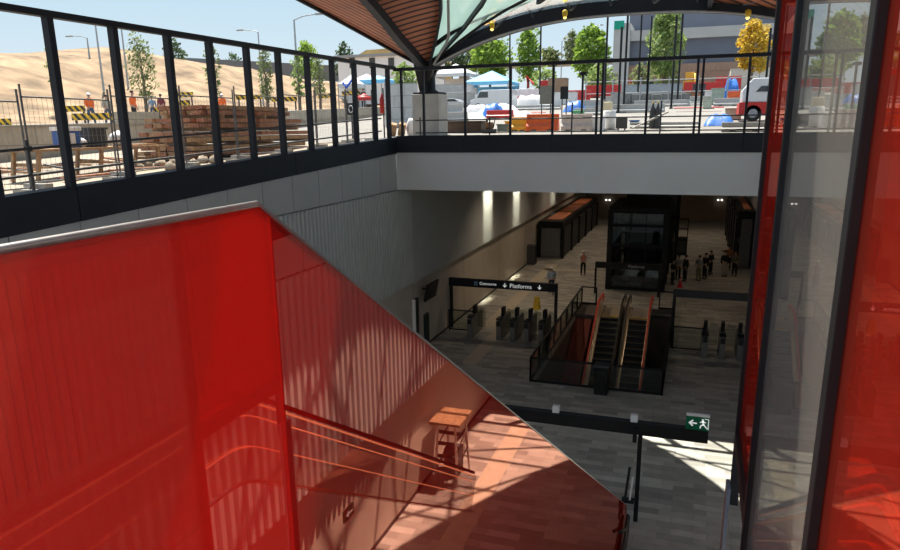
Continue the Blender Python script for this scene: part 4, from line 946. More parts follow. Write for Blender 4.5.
# ---- striped barriers on the upper road
def striped(u0, u1, v, y, lb):
    a = on_y(u0, v, y); c = on_y(u1, v, y); z = min(terrace(y), a.z - 0.35)
    t = thing('striped_barrier', lb, 'barrier', ((a.x + c.x) / 2, y, z), 'striped barriers on the upper road')
    MB().box(a.x, c.x, y - 0.03, y + 0.03, a.z - 0.18, a.z + 0.18).build('striped_board', HAZ, t)
    for x in (a.x + 0.2, c.x - 0.2): MB().box(x - 0.05, x + 0.05, y + 0.03, y + 0.1, z, a.z).build('leg', DGREY, t)
for u0, u1, v, y, lb in ((0, 11, 122, 30, 'striped barrier at the far left behind the mesh fence'), (72, 115, 117, 31, 'long striped barrier in front of the walking pair'), (62, 85, 109, 36, 'striped barrier behind the worker in the white hard hat'), (154, 168, 110.5, 38, 'striped barrier low behind the orange-topped worker'), (174, 193, 95, 47, 'upper striped barrier behind the third railing gap'), (174, 190, 103, 45, 'lower striped barrier behind the third railing gap'), (236, 262, 97.5, 52, 'striped barrier under the thin tree in the sixth railing gap'), (272, 297, 99.5, 54, 'striped barrier beside the lamp post'), (318, 334, 96, 56, 'striped barrier left of the tents'), (342, 360, 93.5, 58, 'striped barrier under the white tent')):
    striped(u0, u1, v, y, lb)
# ---- distant left: dark noise wall, white building, straw bank, lamp posts
simple('noise_wall', 'long dark grey noise wall on the horizon behind the hill', 'wall', MB().prism([on_y(172, 57, 150), on_y(345, 66, 150), on_y(345, 82, 150), on_y(172, 70, 150)], (0, 1.5, 0)), mat('noise_wall_grey', (0.16, 0.165, 0.17), 0.8))
t = thing('site_building', 'long white site building beyond the tents', 'building', (on_y(385, 80, 110).x, 112, ground(92)))
a, c = on_y(338, 66, 110), on_y(428, 58, 110)
MB().box(a.x, c.x, 110, 118, ground(92), a.z + 1.2).build('wall', WHITE, t); MB().box(a.x - 0.5, c.x + 0.5, 109.5, 118.5, a.z + 1.2, a.z + 1.6).build('roof', GREY, t)
for u in (391, 372, 352): q = on_y(u, 61, 109.9); MB().box(q.x - 0.5, q.x + 0.5, 109.9, 110, q.z - 1.1, q.z + 0.5).build('window', DGREY, t)
t2 = simple('straw_bank', 'straw-coloured bank rising behind the white site building', 'bank', MB().prism([on_y(350, 60, 140), on_y(366, 50, 140), on_y(395, 48, 140), on_y(425, 54, 140), on_y(440, 60, 140), on_y(440, 85, 140), on_y(350, 85, 140)], (0, 8, 0)), mat('straw', (0.62, 0.45, 0.2), 0.95, 0, 0.2, 0.4))
GALV = mat('lamp_post_grey', (0.35, 0.37, 0.38), 0.5, 0.3)
def lamp_post(u, vt, y, arm, lb, zb=None):
    p = on_y(u, vt, y); zb = hill_z(p.x, y) if p.x < -22 and zb is None else (ground(y) if zb is None else zb)
    t = thing('lamp_post', lb, 'lamp post', (p.x, y, zb)); MB().path([(p.x, y, zb - 0.1), (p.x, y, p.z)], 0.1, 8, taper=[0.12, 0.07]).build('pole', GALV, t)
    if arm:
        MB().path([(p.x, y, p.z), (p.x + arm * 0.4, y, p.z + 0.25), (p.x + arm, y, p.z + 0.35)], 0.05, 6).build('arm', GALV, t); MB().obox((p.x + arm * 1.15, y, p.z + 0.33), abs(arm) * 0.4, 0.3, 0.12).build('lamp_head', GREY, t)
lamp_post(95, 22, 60, 0, 'bare grey pole standing on the hill crest'); lamp_post(87, 38, 72, -2.4, 'street lamp with curved arm left of the bare pole'); lamp_post(121, 26, 66, 0, 'thin grey pole behind the second railing post')
lamp_post(258, 32, 78, -2.2, 'street lamp with a curved arm left of the tall straight one'); lamp_post(294, 20, 56, 2.2, 'tall street lamp with arm to the right above the left railing')
lamp_post(168, 52, 90, 0, 'short pole on the hill right of the thin tree')
# ---- trees
LEAF = {}
def leaf_mat(n, c):
    if n not in LEAF:
        m, nt, b = new_mat('leaf_' + n); b.inputs['Roughness'].default_value = 0.6
        oi = nt.nodes.new('ShaderNodeTexNoise'); oi.inputs['Scale'].default_value = 1.5; tc = nt.nodes.new('ShaderNodeTexCoord'); nt.links.new(tc.outputs['Object'], oi.inputs['Vector'])
        r = nt.nodes.new('ShaderNodeValToRGB'); r.color_ramp.elements[0].position = .3; r.color_ramp.elements[1].position = .7
        r.color_ramp.elements[0].color = tuple(x * .6 for x in c) + (1,); r.color_ramp.elements[1].color = tuple(min(1, x * 1.35) for x in c) + (1,)
        nt.links.new(oi.outputs['Fac'], r.inputs['Fac']); nt.links.new(r.outputs['Color'], b.inputs['Base Color'])
        tl = nt.nodes.new('ShaderNodeBsdfTranslucent'); nt.links.new(r.outputs['Color'], tl.inputs[0]); mx = nt.nodes.new('ShaderNodeMixShader'); mx.inputs[0].default_value = 0.5
        nt.links.new(b.outputs[0], mx.inputs[1]); nt.links.new(tl.outputs[0], mx.inputs[2]); nt.links.new(mx.outputs[0], nt.nodes['Material Output'].inputs['Surface']); LEAF[n] = m
    return LEAF[n]
BARK = mat('bark', (0.16, 0.12, 0.09), 0.9)
def tree(label, base, hgt, w, crown0, kind, lm, n=1500, ls=0.3, group=None):
    """crown0: fraction of the height where leaves begin"""
    t = thing('tree', label, 'tree', base, group); b = V(base)
    tk = MB().path([b, b + V((0.05, 0, hgt * .4)), b + V((-.05, 0, hgt * .85))], 0.1, 7, taper=[0.02 * hgt + .04, 0.014 * hgt + .03, 0.01]); cl = []
    for i in range(16):
        a = i * 2.4; f = crown0 + (1 - crown0) * (i + 0.5) / 16
        r = w * .5 * (math.sin(PI * min(1, (f - crown0) / (1 - crown0) * .85 + .12)) ** 0.7) * (0.62 if kind == 'round' else 0.55)
        q = b + V((r * math.cos(a), r * math.sin(a), hgt * f))
        tk.path([b + V((0, 0, hgt * max(.15, f - .22))), q], .02, 5, taper=[.035, .01]); cl.append((q, w * random.uniform(.17, .27)))
    tk.build('trunk', BARK, t)
    lf = MB()
    for i in range(n):
        q, r = random.choice(cl); d = V((random.gauss(0, 1), random.gauss(0, 1), random.gauss(0, 1))).normalized() * r * (random.random() ** .4)
        c = q + V((d.x, d.y, d.z * (0.8 if kind != 'tall' else 1.2))); u = V((random.gauss(0, 1), random.gauss(0, 1), random.gauss(0, 1))).normalized(); s = u.orthogonal().normalized(); e = u.cross(s); k = ls * random.uniform(.6, 1.2)
        lf.add([c - s * k * .5, c + e * k * .28, c + s * k * .5, c - e * k * .28], [(0, 1, 2, 3)])
    lf.build('foliage', lm, t)
    return t
GRN = leaf_mat('bright', (0.22, 0.34, 0.05)); OLV = leaf_mat('olive', (0.2, 0.24, 0.1)); DGN = leaf_mat('dark', (0.07, 0.11, 0.05)); YLW = leaf_mat('yellow', (0.6, 0.42, 0.05)); PGN = leaf_mat('pale', (0.27, 0.36, 0.12))
def tree_px(label, u, vt, vb, wpx, y, crown0, kind, lm, n=1500, ls=0.3, zb=None, group=None):
    p = on_y(u, vt, y); q = on_y(u, vb, y); zz = q.z if zb is None else zb
    w = abs(on_y(u + wpx / 2, vt, y).x - on_y(u - wpx / 2, vt, y).x)
    tree(label, (q.x, y, zz), p.z - zz, w, crown0, kind, lm, n, ls, group)
def hillz_at(u, v, y): return hill_z(on_y(u, v, y).x, y)
for a in ((144, 38, 90, 28, 47, .3, 'tall', OLV, 900, .28, 'thin olive tree with a slender trunk between the second and third railing posts'), (215, 42, 95, 16, 48, .3, 'tall', OLV, 500, .25, 'thin olive tree behind the fifth railing post'), (267, 50, 99, 17, 50, .25, 'tall', OLV, 700, .25, 'small bushy olive tree in the sixth railing gap'), (54, 36, 78, 12, 46, .3, 'tall', OLV, 400, .22, 'sparse sapling partly behind the nearest railing post'), (320, 58, 98, 16, 54, .3, 'tall', OLV, 450, .25, 'thin dark tree between the eighth and ninth railing posts'), (299, 52, 92, 14, 52, .3, 'round', PGN, 450, .28, 'small pale tree by the tall street lamp')):
    zb = hill_z(on_y(a[0], a[2], a[4]).x, a[4]); tree_px(a[10], a[0], a[1], a[2], a[3], a[4], a[5], a[6], a[7], a[8], a[9], zb)
for a in ((175, 42, 66, 22, 120, .2, 'round', DGN, 500, .8, 'dark round tree at the left end of the noise wall'), (308, 44, 68, 26, 120, .2, 'round', GRN, 600, .8, 'bright green tree rising behind the noise wall'), (345, 45, 62, 22, 130, .2, 'round', DGN, 600, .8, 'dark spiky tree left of the site building'), (233, 54, 62, 20, 160, .1, 'round', DGN, 300, .9, 'low dark tree far behind the noise wall'),
          (405, 66, 98, 26, 52, .1, 'round', PGN, 500, .4, 'pale bush left of the canopy foot'),
          (490, 36, 92, 44, 82, .28, 'round', GRN, 2200, .55, 'large bright green tree, leftmost of the row behind the far railing'), (528, 30, 92, 30, 84, .25, 'tall', GRN, 1500, .5, 'narrow bright green tree, second of the row behind the far railing'), (590, 30, 92, 42, 82, .28, 'round', GRN, 2200, .55, 'round bright green tree left of the grey building'), (663, 10, 94, 44, 80, .2, 'tall', PGN, 2200, .55, 'tall pale green tree in front of the grey building'), (750, 24, 86, 40, 86, .3, 'round', YLW, 1800, .5, 'yellow-leaved tree in front of the grey building'),
          (455, 40, 72, 34, 138, .1, 'round', DGN, 700, .9, 'dark tree mass right of the canopy foot'), (476, 42, 72, 24, 134, .1, 'round', DGN, 600, .9, 'dark tree behind the leftmost bright tree'), (550, 50, 66, 22, 140, .1, 'round', OLV, 500, .9, 'low olive tree on the horizon, left of the round tree'), (572, 34, 66, 22, 140, .15, 'tall', OLV, 500, .9, 'taller olive tree on the horizon behind the round tree'),
          (600, 68, 90, 36, 78, .05, 'round', PGN, 600, .45, 'pale low shrub under the round tree'), (640, 66, 92, 24, 76, .05, 'round', OLV, 500, .4, 'low olive shrub left of the tall pale tree'), (545, 70, 92, 30, 80, .05, 'round', PGN, 500, .45, 'pale low shrub under the narrow tree')):
    xx = on_y(a[0], a[2], a[4]).x
    tree_px(a[10], a[0], a[1], a[2], a[3], a[4], a[5], a[6], a[7], a[8], a[9], hill_z(xx, a[4]) if (xx < -23 and a[0] < 350) else None)
# ================================================================== works yard beyond the far railing
def pbox(name, label, cat, u0, u1, vt, y, d, m, vb=None, group=None, bevel=0.03):
    """a box whose front stands at distance y; sits on the ground unless vb is given"""
    a = on_y(u0, vt, y); c = on_y(u1, vt, y); zt = (a.z + c.z) / 2
    zb = ground(y) if vb is None else on_y((u0 + u1) / 2, vb, y).z
    return a.x, c.x, zb, zt
def at_row(u, vb): return on_ground(u, vb).y
def barrier(label, u0, u1, vt, vb, m, y=None, group='plastic road barriers'):
    y = y or at_row((u0 + u1) / 2, vb); x0, x1, zb, zt = pbox('', '', '', u0, u1, vt, y, 0, m)
    t = thing('road_barrier', label, 'barrier', ((x0 + x1) / 2, y + 0.2, zb), group); h = zt - zb
    MB().prism([(x0, y, zb), (x0, y, zb + h * .3), (x0, y + .13, zb + h * .5), (x0, y + .15, zt), (x0, y + .35, zt), (x0, y + .37, zb + h * .5), (x0, y + .5, zb + h * .3), (x0, y + .5, zb)], (x1 - x0, 0, 0)).build('body', m, t, 0.02)
    for k in (0.25, 0.75):
        x = x0 + (x1 - x0) * k; MB().box(x - .12, x + .12, y - .005, y + .02, zb, zb + h * .12).build('fork_slot', DGREY, t)
    return t
JB = mat('barrier_concrete', (0.38, 0.37, 0.345), 0.85, 0, 0.1, 1.5)
barrier('big orange plastic barrier just behind the far railing', 526, 558, 114, 131.5, ORG); barrier('yellow-orange plastic barrier left of the big orange one', 511, 526, 117, 131.5, mat('amber_plastic', (0.85, 0.38, 0.03), 0.5))
barrier('pale pinkish barrier right of the big orange one', 561, 592, 114, 131.5, mat('pale_pink', (0.6, 0.5, 0.46), 0.7))
barrier('long grey concrete barrier across the yard, left length', 512, 560, 105, 112, JB, 52); barrier('red plastic barrier above the big orange one', 516, 545, 112, 118, RED, 48); barrier('red plastic barrier row behind the white cars, left piece', 514, 540, 96, 103, RED, 62)
barrier('red and white barrier behind the black pole, left of the far row', 586, 621, 85, 91, RED, 74); barrier('short red barrier at the far road, left of the building', 540, 562, 80, 88, RED, 76); barrier('red barrier before the building, left of the tall tree', 628, 642, 79.5, 83, RED, 82)
barrier('red barrier in the far row, right of the tall tree', 684, 698, 82, 88, RED, 76); barrier('red barrier in the far row, beside the yellow machine', 703, 723, 82, 88, RED, 76)
barrier('red plastic barrier pair in the middle right, upper one', 674, 724, 107, 112, RED, 50); barrier('red plastic barrier pair in the middle right, lower one', 676, 722, 112, 117, RED, 46)
barrier('long pale concrete barrier, middle of the yard', 640, 752, 102, 109, JB, 54); barrier('pale concrete barrier low at the right', 662, 710, 116, 124, JB, 42); barrier('pale concrete barrier in the middle behind the dark board', 612, 665, 104, 116, JB, 46)
barrier('long pale concrete barrier in the far row', 612, 690, 92, 102, JB, 60)
# dark masonry blocks in a row
for i in range(7):
    u = 622 + i * 10; y = 58; x0, x1, zb, zt = pbox('', '', '', u, u + 9, 93.5 + (i % 2), y, 1, DGREY)
    simple('stone_block', 'dark grey stone block in the row, %s from the left' % ('first', 'second', 'third', 'fourth', 'fifth', 'sixth', 'seventh')[i], 'stone block', MB().box(x0, x1, y, y + 0.8, zb, zt), mat('dark_stone', (0.16, 0.165, 0.16), 0.85, 0, .25, 4), 0.03, 'dark stone blocks in a row')
def crate_(name, label, cat, u0, u1, vt, vb, m, d=1.0, y=None, ground_=True, bevel=0.03):
    y = y or at_row((u0 + u1) / 2, vb); x0, x1, zb, zt = pbox('', '', '', u0, u1, vt, y, d, m)
    t = thing(name, label, cat, ((x0 + x1) / 2, y + d / 2, zb)); MB().box(x0, x1, y, y + d, zb, zt - 0.06).build('body', m, t, bevel); MB().box(x0 - .03, x1 + .03, y - .03, y + d + .03, zt - 0.06, zt).build('lid', m, t)
    return t
crate_('skip_bin', 'dark brown skip bin behind the far railing, right of the pier', 'bin', 447, 481, 121, 132.5, mat('dark_brown', (0.09, 0.06, 0.045), .7)); crate_('storage_box', 'grey-green storage box right of the dark brown bin', 'box', 497, 507, 124, 132, mat('grey_green', (0.22, 0.26, 0.23), .7), .8)
crate_('storage_box', 'green-grey cabinet in the far row beside the red barrier pair', 'box', 712, 725, 88, 100, mat('green_cab', (0.3, 0.36, 0.3), .7), 1.2, 54); crate_('storage_box', 'white box with a dark flap left of the black stake', 'box', 592, 603, 118, 131, WHITE, .8)
crate_('storage_box', 'low green box on the yard before the long pale barrier', 'box', 703, 712, 100, 110, mat('pale_green', (0.42, 0.46, 0.36), .7), 1.0, 49)
def board(label, u0, u1, vt, vb_leg, vb, m, y=None):
    y = y or at_row((u0 + u1) / 2, vb_leg); a = on_y(u0, vt, y); c = on_y(u1, vb, y); zb = ground(y)
    t = thing('site_board', label, 'sign board', ((a.x + c.x) / 2, y, zb)); MB().box(a.x, c.x, y, y + .05, c.z, a.z).build('panel', m, t)
    for x in (a.x + .1, c.x - .1): MB().box(x - .03, x + .03, y + .05, y + .1, zb, a.z).build('post', DGREY, t)
board('grey-brown board standing behind the orange barrier', 540, 552, 86, 118, 104, mat('grey_brown', (0.16, 0.15, 0.12), .7)); board('black square board right of the grey-brown one', 560.5, 568, 86.5, 118, 99, BLK)
board('dark square board leaning low behind the far railing', 616, 627, 118, 131, 128.5, DGREY)
# black/white cabinets near corner
t = thing('equipment_box', 'black equipment box with a white coiled hose on a stand near the corner', 'box', (-13.4, 25.0, ground(25)))
q = on_y(351, 109, 28.6)
t.location = (q.x, 28.6, ground(28.6)); MB().box(q.x - .2, q.x + .2, 28.6, 28.8, q.z - .26, q.z + .26).build('box', BLK, t, 0.02); MB().path([(q.x + .1 * math.cos(a), 28.58, q.z + .15 * math.sin(a)) for a in [i * PI / 5 for i in range(10)]], .02, 6, closed=True).build('hose', WHITE, t); MB().box(q.x - .04, q.x + .04, 28.65, 28.72, ground(28.6), q.z - .2).build('stand', DGREY, t)
t = thing('fire_extinguisher', 'red cylinder strapped to a post near the railing corner', 'cylinder', (0, 0, 0)); q = on_y(382, 105, 28.5); t.location = (q.x, 28.5, ground(28.5))
MB().lathe((q.x, 28.5, q.z - .35), [(.08, 0), (.1, .05), (.1, .6), (.04, .72), (.04, .8)], 12).build('cylinder', RED, t); MB().tube((q.x, 28.65, ground(28.5)), (q.x, 28.65, q.z + .7), .035).build('post', DGREY, t)
# grey block wall left of the pier
q0, q1 = on_y(384, 84, 36), on_y(414, 84, 36)
simple('block_wall', 'pale grey block wall left of the canopy pier', 'wall', MB().box(q0.x, q1.x, 36, 36.5, ground(36), q0.z), brick_mat('grey_blocks', (0.5, 0.5, 0.49), (0.45, 0.45, 0.44), (0.3, 0.3, 0.3), 1.2, .6, .02, .85, 'xz'))
for i, (u, v, lb) in enumerate(((393, 131, 'split timber offcut at the foot of the pale block wall, left'), (402, 131, 'split timber offcut at the foot of the pale block wall, right'))):
    p = on_y(u, v, 30); simple('timber_offcut', lb, 'timber', MB().obox((p.x, 30, ground(30) + .3), .3, .25, .55, .3, 0, .4, .2), WOOD)
p = on_y(410, 125, 30.2); simple('white_sack', 'white sack standing beside the canopy pier', 'sack', MB().blob((p.x, 30.3, ground(30) + .35), .22, .2, .42, 0, 12, 8, .08), WHITE)
# tents
def tent(label, u0, u1, ve, vp, vb, y, roof_m, wall_m=None, logo=None):
    a = on_y(u0, ve, y); c = on_y(u1, ve, y); zp = on_y((u0 + u1) / 2, vp, y).z; zb = ground(y); d = c.x - a.x; ze = a.z
    t = thing('marquee_tent', label, 'tent', ((a.x + c.x) / 2, y + d / 2, zb)); cx = (a.x + c.x) / 2
    r = MB(); r.add([(a.x, y, ze), (c.x, y, ze), (c.x, y + d, ze), (a.x, y + d, ze), (cx, y + d / 2, zp)], [(0, 1, 4), (1, 2, 4), (2, 3, 4), (3, 0, 4)]); r.box(a.x, c.x, y - .01, y + .02, ze - .35, ze).box(a.x - .01, a.x + .02, y, y + d, ze - .35, ze).box(c.x - .02, c.x + .01, y, y + d, ze - .35, ze)
    r.build('roof', roof_m, t)
    for x, yy in ((a.x, y), (c.x, y), (a.x, y + d), (c.x, y + d)): MB().tube((x, yy, zb), (x, yy, ze), .05).build('leg', GREY, t)
    if wall_m: MB().box(a.x + .05, c.x - .05, y + d - .05, y + d, zb, ze - .3).build('back_wall', wall_m, t)
    if logo:
        x = a.x + d * .55; MB().path([(x - .5, y - .05, ze + .1), (x - .15, y - .05, ze - .35), (x + .6, y - .05, ze + .45)], .1, 6).build('tick_mark', mat('tick_blue', (.03, .1, .6), .6), t)
tent('white pointed tent with a blue tick mark, left of the pier', 338, 356, 84, 74, 98, 62, CANVAS, CANVAS, True); tent('blue and white canopy tent left of the pier', 360, 385, 80, 74.5, 95, 66, LBLUE, None)
tent('white pointed tent behind the blue canopy tent', 352, 372, 80, 73, 95, 72, CANVAS, None); tent('large light blue tent with pale peak behind the white cars', 464, 508, 82, 69, 92, 70, LBLUE, LBLUE); tent('white marquee with flat roof right of the canopy foot', 432, 468, 74, 62, 88, 76, CANVAS, CANVAS)
um = thing('umbrella', 'small red umbrella below the tents left of the pier', 'umbrella', (0, 0, 0)); q = on_y(364, 97.5, 50); um.location = (q.x, 50, ground(50))
MB().lathe((q.x, 50, q.z - .2), [(.85, 0), (.5, .3), (.02, .5)], 10).build('canopy', RED, um); MB().tube((q.x, 50, ground(50)), (q.x, 50, q.z + .25), .03).build('pole', DGREY, um)
for i, (u, y) in enumerate(((357, 60.5), (363, 61))):
    p = on_y(u, 90, y); person(('person in dark clothes under the tents, left one', 'person in dark clothes under the tents, right one')[i], (p.x, y, ground(y)), .3 * i, BLACKC, NAVYC, BLH)
# cars
CARW = mat('white_car_paint', (0.65, 0.65, 0.65), .25, 0, .02, 3, 0, .6); GLS = mat('car_glass', (0.03, 0.035, 0.04), .08, 0, 0, 3, 0, .8)
def car(label, u0, u1, vb, y, paint, van=False):
    a, c = on_y(u0, vb, y), on_y(u1, vb, y); L = c.x - a.x; zb = ground(y); x0 = a.x; k = L / 4.4; y1 = y + 1.75
    t = thing('car' if not van else 'van', label, 'car' if not van else 'van', ((a.x + c.x) / 2, y + .9, zb)); z = lambda q: zb + q * k
    side = [(0, .28), (0, .75), (.35, .92), (1.0, .98), (1.55, 1.42), (3.1, 1.46), (3.9, 1.0), (4.38, .92), (4.4, .28)] if not van else [(0, .28), (0, .9), (.5, 1.05), (.95, 1.75), (1.2, 1.9), (4.4, 1.9), (4.4, .28)]
    MB().prism([(x0 + p * k, y, z(q)) for p, q in side], (0, y1 - y, 0)).build('body', paint, t, .05)
    win = [(1.12, 1.0), (1.6, 1.36), (3.05, 1.39), (3.7, 1.02)] if not van else [(.75, 1.15), (1.05, 1.72), (1.9, 1.72), (1.9, 1.15)]
    MB().prism([(x0 + p * k, y - .012, z(q)) for p, q in win], (0, y1 - y + .024, 0)).build('windows', GLS, t)
    for p in (.85, 3.55):
        for yy in (y + .02, y1 - .24):
            w = MB(); w.path([(x0 + p * k, yy - .03, z(.31)), (x0 + p * k, yy + .22, z(.31))], .32 * k, 16); wo = w.build('wheel', RUB, t)
            MB().path([(x0 + p * k, yy - .04, z(.31)), (x0 + p * k, yy + .23, z(.31))], .17 * k, 12).build('hub_cap', GREY, wo)
    return t
car('white car parked left of the light blue tarp, in the upper row', 470, 508, 94, 66, CARW); car('white car parked behind the orange barrier, in the upper row', 505, 543, 94, 68, CARW); car('white van in the lower row, right of the pier', 470, 512, 106, 54, CARW, True)
car('silver car parked left of the white van', 436, 462, 104, 58, mat('silver_paint', (.5, .5, .52), .25, .5)); 
# wrapped pallet stacks (white sheeting) and tarps
def tarp_heap(label, u0, u1, vt, vb, m, y=None, name='tarp_heap', cat='tarpaulin'):
    y = y or at_row((u0 + u1) / 2, vb); a = on_y(u0, vt, y); c = on_y(u1, vt, y); zb = ground(y); w = (c.x - a.x) / 2; hh = a.z - zb; cx = (a.x + c.x) / 2; n, k = 15, 11
    gr = [[V((cx + w * (2 * i / (n - 1) - 1) * 1.05, y + 1.1 + 1.1 * (2 * j / (k - 1) - 1), zb + hh * max(0, min(1, 1.5 * (1 - max(abs(2 * i / (n - 1) - 1) ** 1.8, abs(2 * j / (k - 1) - 1) ** 2.2)))) * (.8 + .12 * math.sin(i * .7 + u0) * math.cos(j * .9) + .1 * random.random()))) for j in range(k)] for i in range(n)]
    return simple(name, label, cat, MB().sheet(gr, 0, None, True), m)
tarp_heap('white plastic-wrapped pallet stack right of the white van', 512, 546, 94, 106, CANVAS, 56, 'wrapped_pallets', 'pallets'); tarp_heap('white sheeted stack left of the white plastic-wrapped one', 476, 514, 103, 118, CANVAS, 46, 'wrapped_pallets', 'pallets'); tarp_heap('grey-white wrapped bundle low beside the pier', 447, 480, 112, 122, CANVAS, 42, 'wrapped_pallets', 'pallets')
tarp_heap('blue tarp thrown over the white sheeted stack', 481, 497, 102, 118, BLUE, 43.4); tarp_heap('small blue tarp bundle right of the black board', 563, 583, 100, 112, BLUE, 48); tarp_heap('large bright blue tarp bundle at the right behind the far railing', 705, 736, 113, 131, BLUE, 34); tarp_heap('blue and white tarp bundle beside the white truck', 724, 742, 77, 94, BLUE, 60)
tarp_heap('white canvas cone-shaped cover above the amber barrier', 513, 527, 110, 124, CANVAS, 40)
# motor clutter
t = thing('plate_compactor', 'dark petrol engine machine between the dark bin and the amber barrier', 'machine', (0, 0, 0)); p = on_y(489, 128, 31.5); gz = ground(31.5); t.location = (p.x, 31.5, gz)
MB().box(p.x - .28, p.x + .28, 31.3, 31.8, gz, gz + .16).build('base_plate', DGREY, t); MB().box(p.x - .16, p.x + .16, 31.4, 31.7, gz + .16, gz + .46).build('engine', mat('engine_brown', (.2, .1, .05), .6), t, .03); MB().path([(p.x + .2, 31.5, gz + .2), (p.x + .3, 31.5, gz + .7), (p.x + .3, 31.8, gz + .72)], .025, 6).build('handle', BLK, t); MB().path([(p.x - .1, 31.5, gz + .46), (p.x - .1, 31.5, gz + .6)], .05, 8).build('exhaust', BLK, t)
# white truck at right
t = thing('truck', 'white truck with red lower body at the right, beside the blue tarp', 'truck', (0, 0, 0)); y = 35.5; a, c = on_y(741, 112, y), on_y(772, 112, y); gz = ground(y); t.location = ((a.x + c.x) / 2, y + 2, gz); zt = on_y(755, 78, y).z
MB().prism([(a.x, y, gz + .9), (a.x, y, zt - .5), (a.x + .4, y, zt), (c.x + 1, y, zt), (c.x + 1, y, gz + .9)], (0, 2.2, 0)).build('cab', CARW, t, .05); MB().box(a.x - .1, c.x + 1.05, y - .05, y + 2.25, gz + .4, gz + .9).build('red_bumper', RED, t)
MB().prism([(a.x + .55, y - .02, gz + 1.35), (a.x + .75, y - .02, zt - .35), (a.x + 1.5, y - .02, zt - .35), (a.x + 1.5, y - .02, gz + 1.35)], (0, .03, 0)).build('side_window', GLS, t)
for x in (a.x + .5, c.x + .4): wo = MB().path([(x, y - .05, gz + .42), (x, y + .25, gz + .42)], .36, 16).build('wheel', RUB, t); MB().path([(x, y - .06, gz + .42), (x, y + .26, gz + .42)], .2, 12).build('hub_cap', GREY, wo)
barrier('orange-red barrier behind the white truck', 728, 748, 91, 99, ORG, 58)
# yellow machine + figures
t = thing('site_loader', 'yellow-orange site loader in front of the grey building', 'machine', (0, 0, 0)); y = 78; p = on_y(689, 88, y); gz = ground(y); t.location = (p.x, y, gz); OR2 = mat('loader_orange', (.85, .42, .05), .5)
MB().box(p.x - .6, p.x + .6, y, y + 2.2, gz + .4, gz + 1.3).build('body', OR2, t, .05); MB().box(p.x - .45, p.x + .45, y + .8, y + 2, gz + 1.3, gz + 2.2).build('cab', OR2, t, .04); MB().path([(p.x + .3, y + .5, gz + 1.2), (p.x + .5, y - .6, gz + 1.9), (p.x + .5, y - 1.1, gz + .6)], .1, 6).build('arm', OR2, t)
for x in (-.55, .55):
    for yy in (.4, 1.7): MB().path([(p.x + x - .1, y + yy, gz + .4), (p.x + x + .1, y + yy, gz + .4)], .4, 14).build('wheel', RUB, t)
# excavator-like red thing by trees
t = thing('red_crane_arm', 'small red jib machine under the narrow green tree', 'machine', (0, 0, 0)); y = 70; p = on_y(528, 90, y); gz = ground(y); t.location = (p.x, y, gz)
MB().box(p.x - .6, p.x + .6, y, y + 1.4, gz, gz + .7).build('base', DGREY, t); MB().path([(p.x, y + .6, gz + .6), (p.x - .3, y + .6, gz + 2.4), (p.x + .4, y + .6, gz + 1.6)], .14, 6).build('jib', RED, t)
# stakes / poles
def pole(label, u, vt, vb, y, r=.06, cap=None, group='black poles'):
    p = on_y(u, vt, y); zb = ground(y); t = thing('black_pole', label, 'pole', (p.x, y, zb), group); MB().tube((p.x, y, zb - .05), (p.x, y, p.z), r, 8).build('shaft', BLK, t); MB().box(p.x - r * 2, p.x + r * 2, y - r * 2, y + r * 2, zb, zb + .06).build('base', DGREY, t)
    if cap: MB().box(p.x - cap, p.x + cap, y - .1, y + .1, p.z, p.z + .12).build('cap', BLK, t)
for u, vt, y, cap, lb in ((541, 26, 60, None, 'tall black pole right of the narrow green tree'), (510, 30, 66, None, 'tall black pole between the first two green trees'), (608, 14, 52, None, 'tall black pole right of the round tree'), (622, 27, 46, None, 'black pole at the building corner, in front of the pale edge'), (628, 14, 48, None, 'tall black pole just right of the building corner'), (642, 14, 62, None, 'tall black pole in front of the building, left of the tall tree'), (652, 16, 70, None, 'thin black pole close left of the tall pale tree'), (677, 15, 50, None, 'tall black pole crossing the right of the tall pale tree'), (683, 14, 54, None, 'tall black pole just right of the tall pale tree'), (771, 28, 50, None, 'black pole right of the yellow tree'), (583, 75, 33, .16, 'short black stake with a flat cap behind the far railing'), (452, 50, 90, None, 'pole among the dark trees near the canopy foot')):
    pole(lb, u, vt, 0, y, .07 if y > 40 else .05, cap)
for u, vt, y, lb in ((562, 41, 120, 'small far lamp post left of the round tree'), (592, 28, 110, 'small far lamp post over the round tree')): lamp_post(u, vt, y, 1.2, lb)
# mid fence line with thin rails
t = thing('yard_fence', 'thin grey rail fence running across the middle of the yard', 'fence', (0, 55, ground(55))); z = on_y(680, 83, 56).z
a, c = on_y(586, 83, 56), on_y(790, 83, 56); MB().tube((a.x, 56, z + .25), (c.x, 56, z + .25), .035).build('rail', GREY, t); MB().tube((a.x, 56, z - .6), (c.x, 56, z - .6), .03).build('rail', GREY, t)
for k in range(8): x = a.x + (c.x - a.x) * k / 7; MB().tube((x, 56, ground(56)), (x, 56, z + .5), .045).build('post', GREY, t)
simple('plank', 'pale plank leaning diagonally behind the far railing', 'plank', MB().bar(on_y(632, 128.5, 31.2), on_y(668, 112, 31.8), .12, .06), LCONC)
t = thing('steel_drum', 'white round drum beside the leaning dark board', 'drum', (0, 0, 0)); p = on_y(609, 126, 33); t.location = (p.x, 33, ground(33)); MB().lathe((p.x, 33, ground(33)), [(.28, 0), (.28, .75), (.26, .78)], 14).build('body', WHITE, t); MB().lathe((p.x, 33, ground(33) + .78), [(.24, 0), (.24, .03)], 14).build('lid', GREY, t)
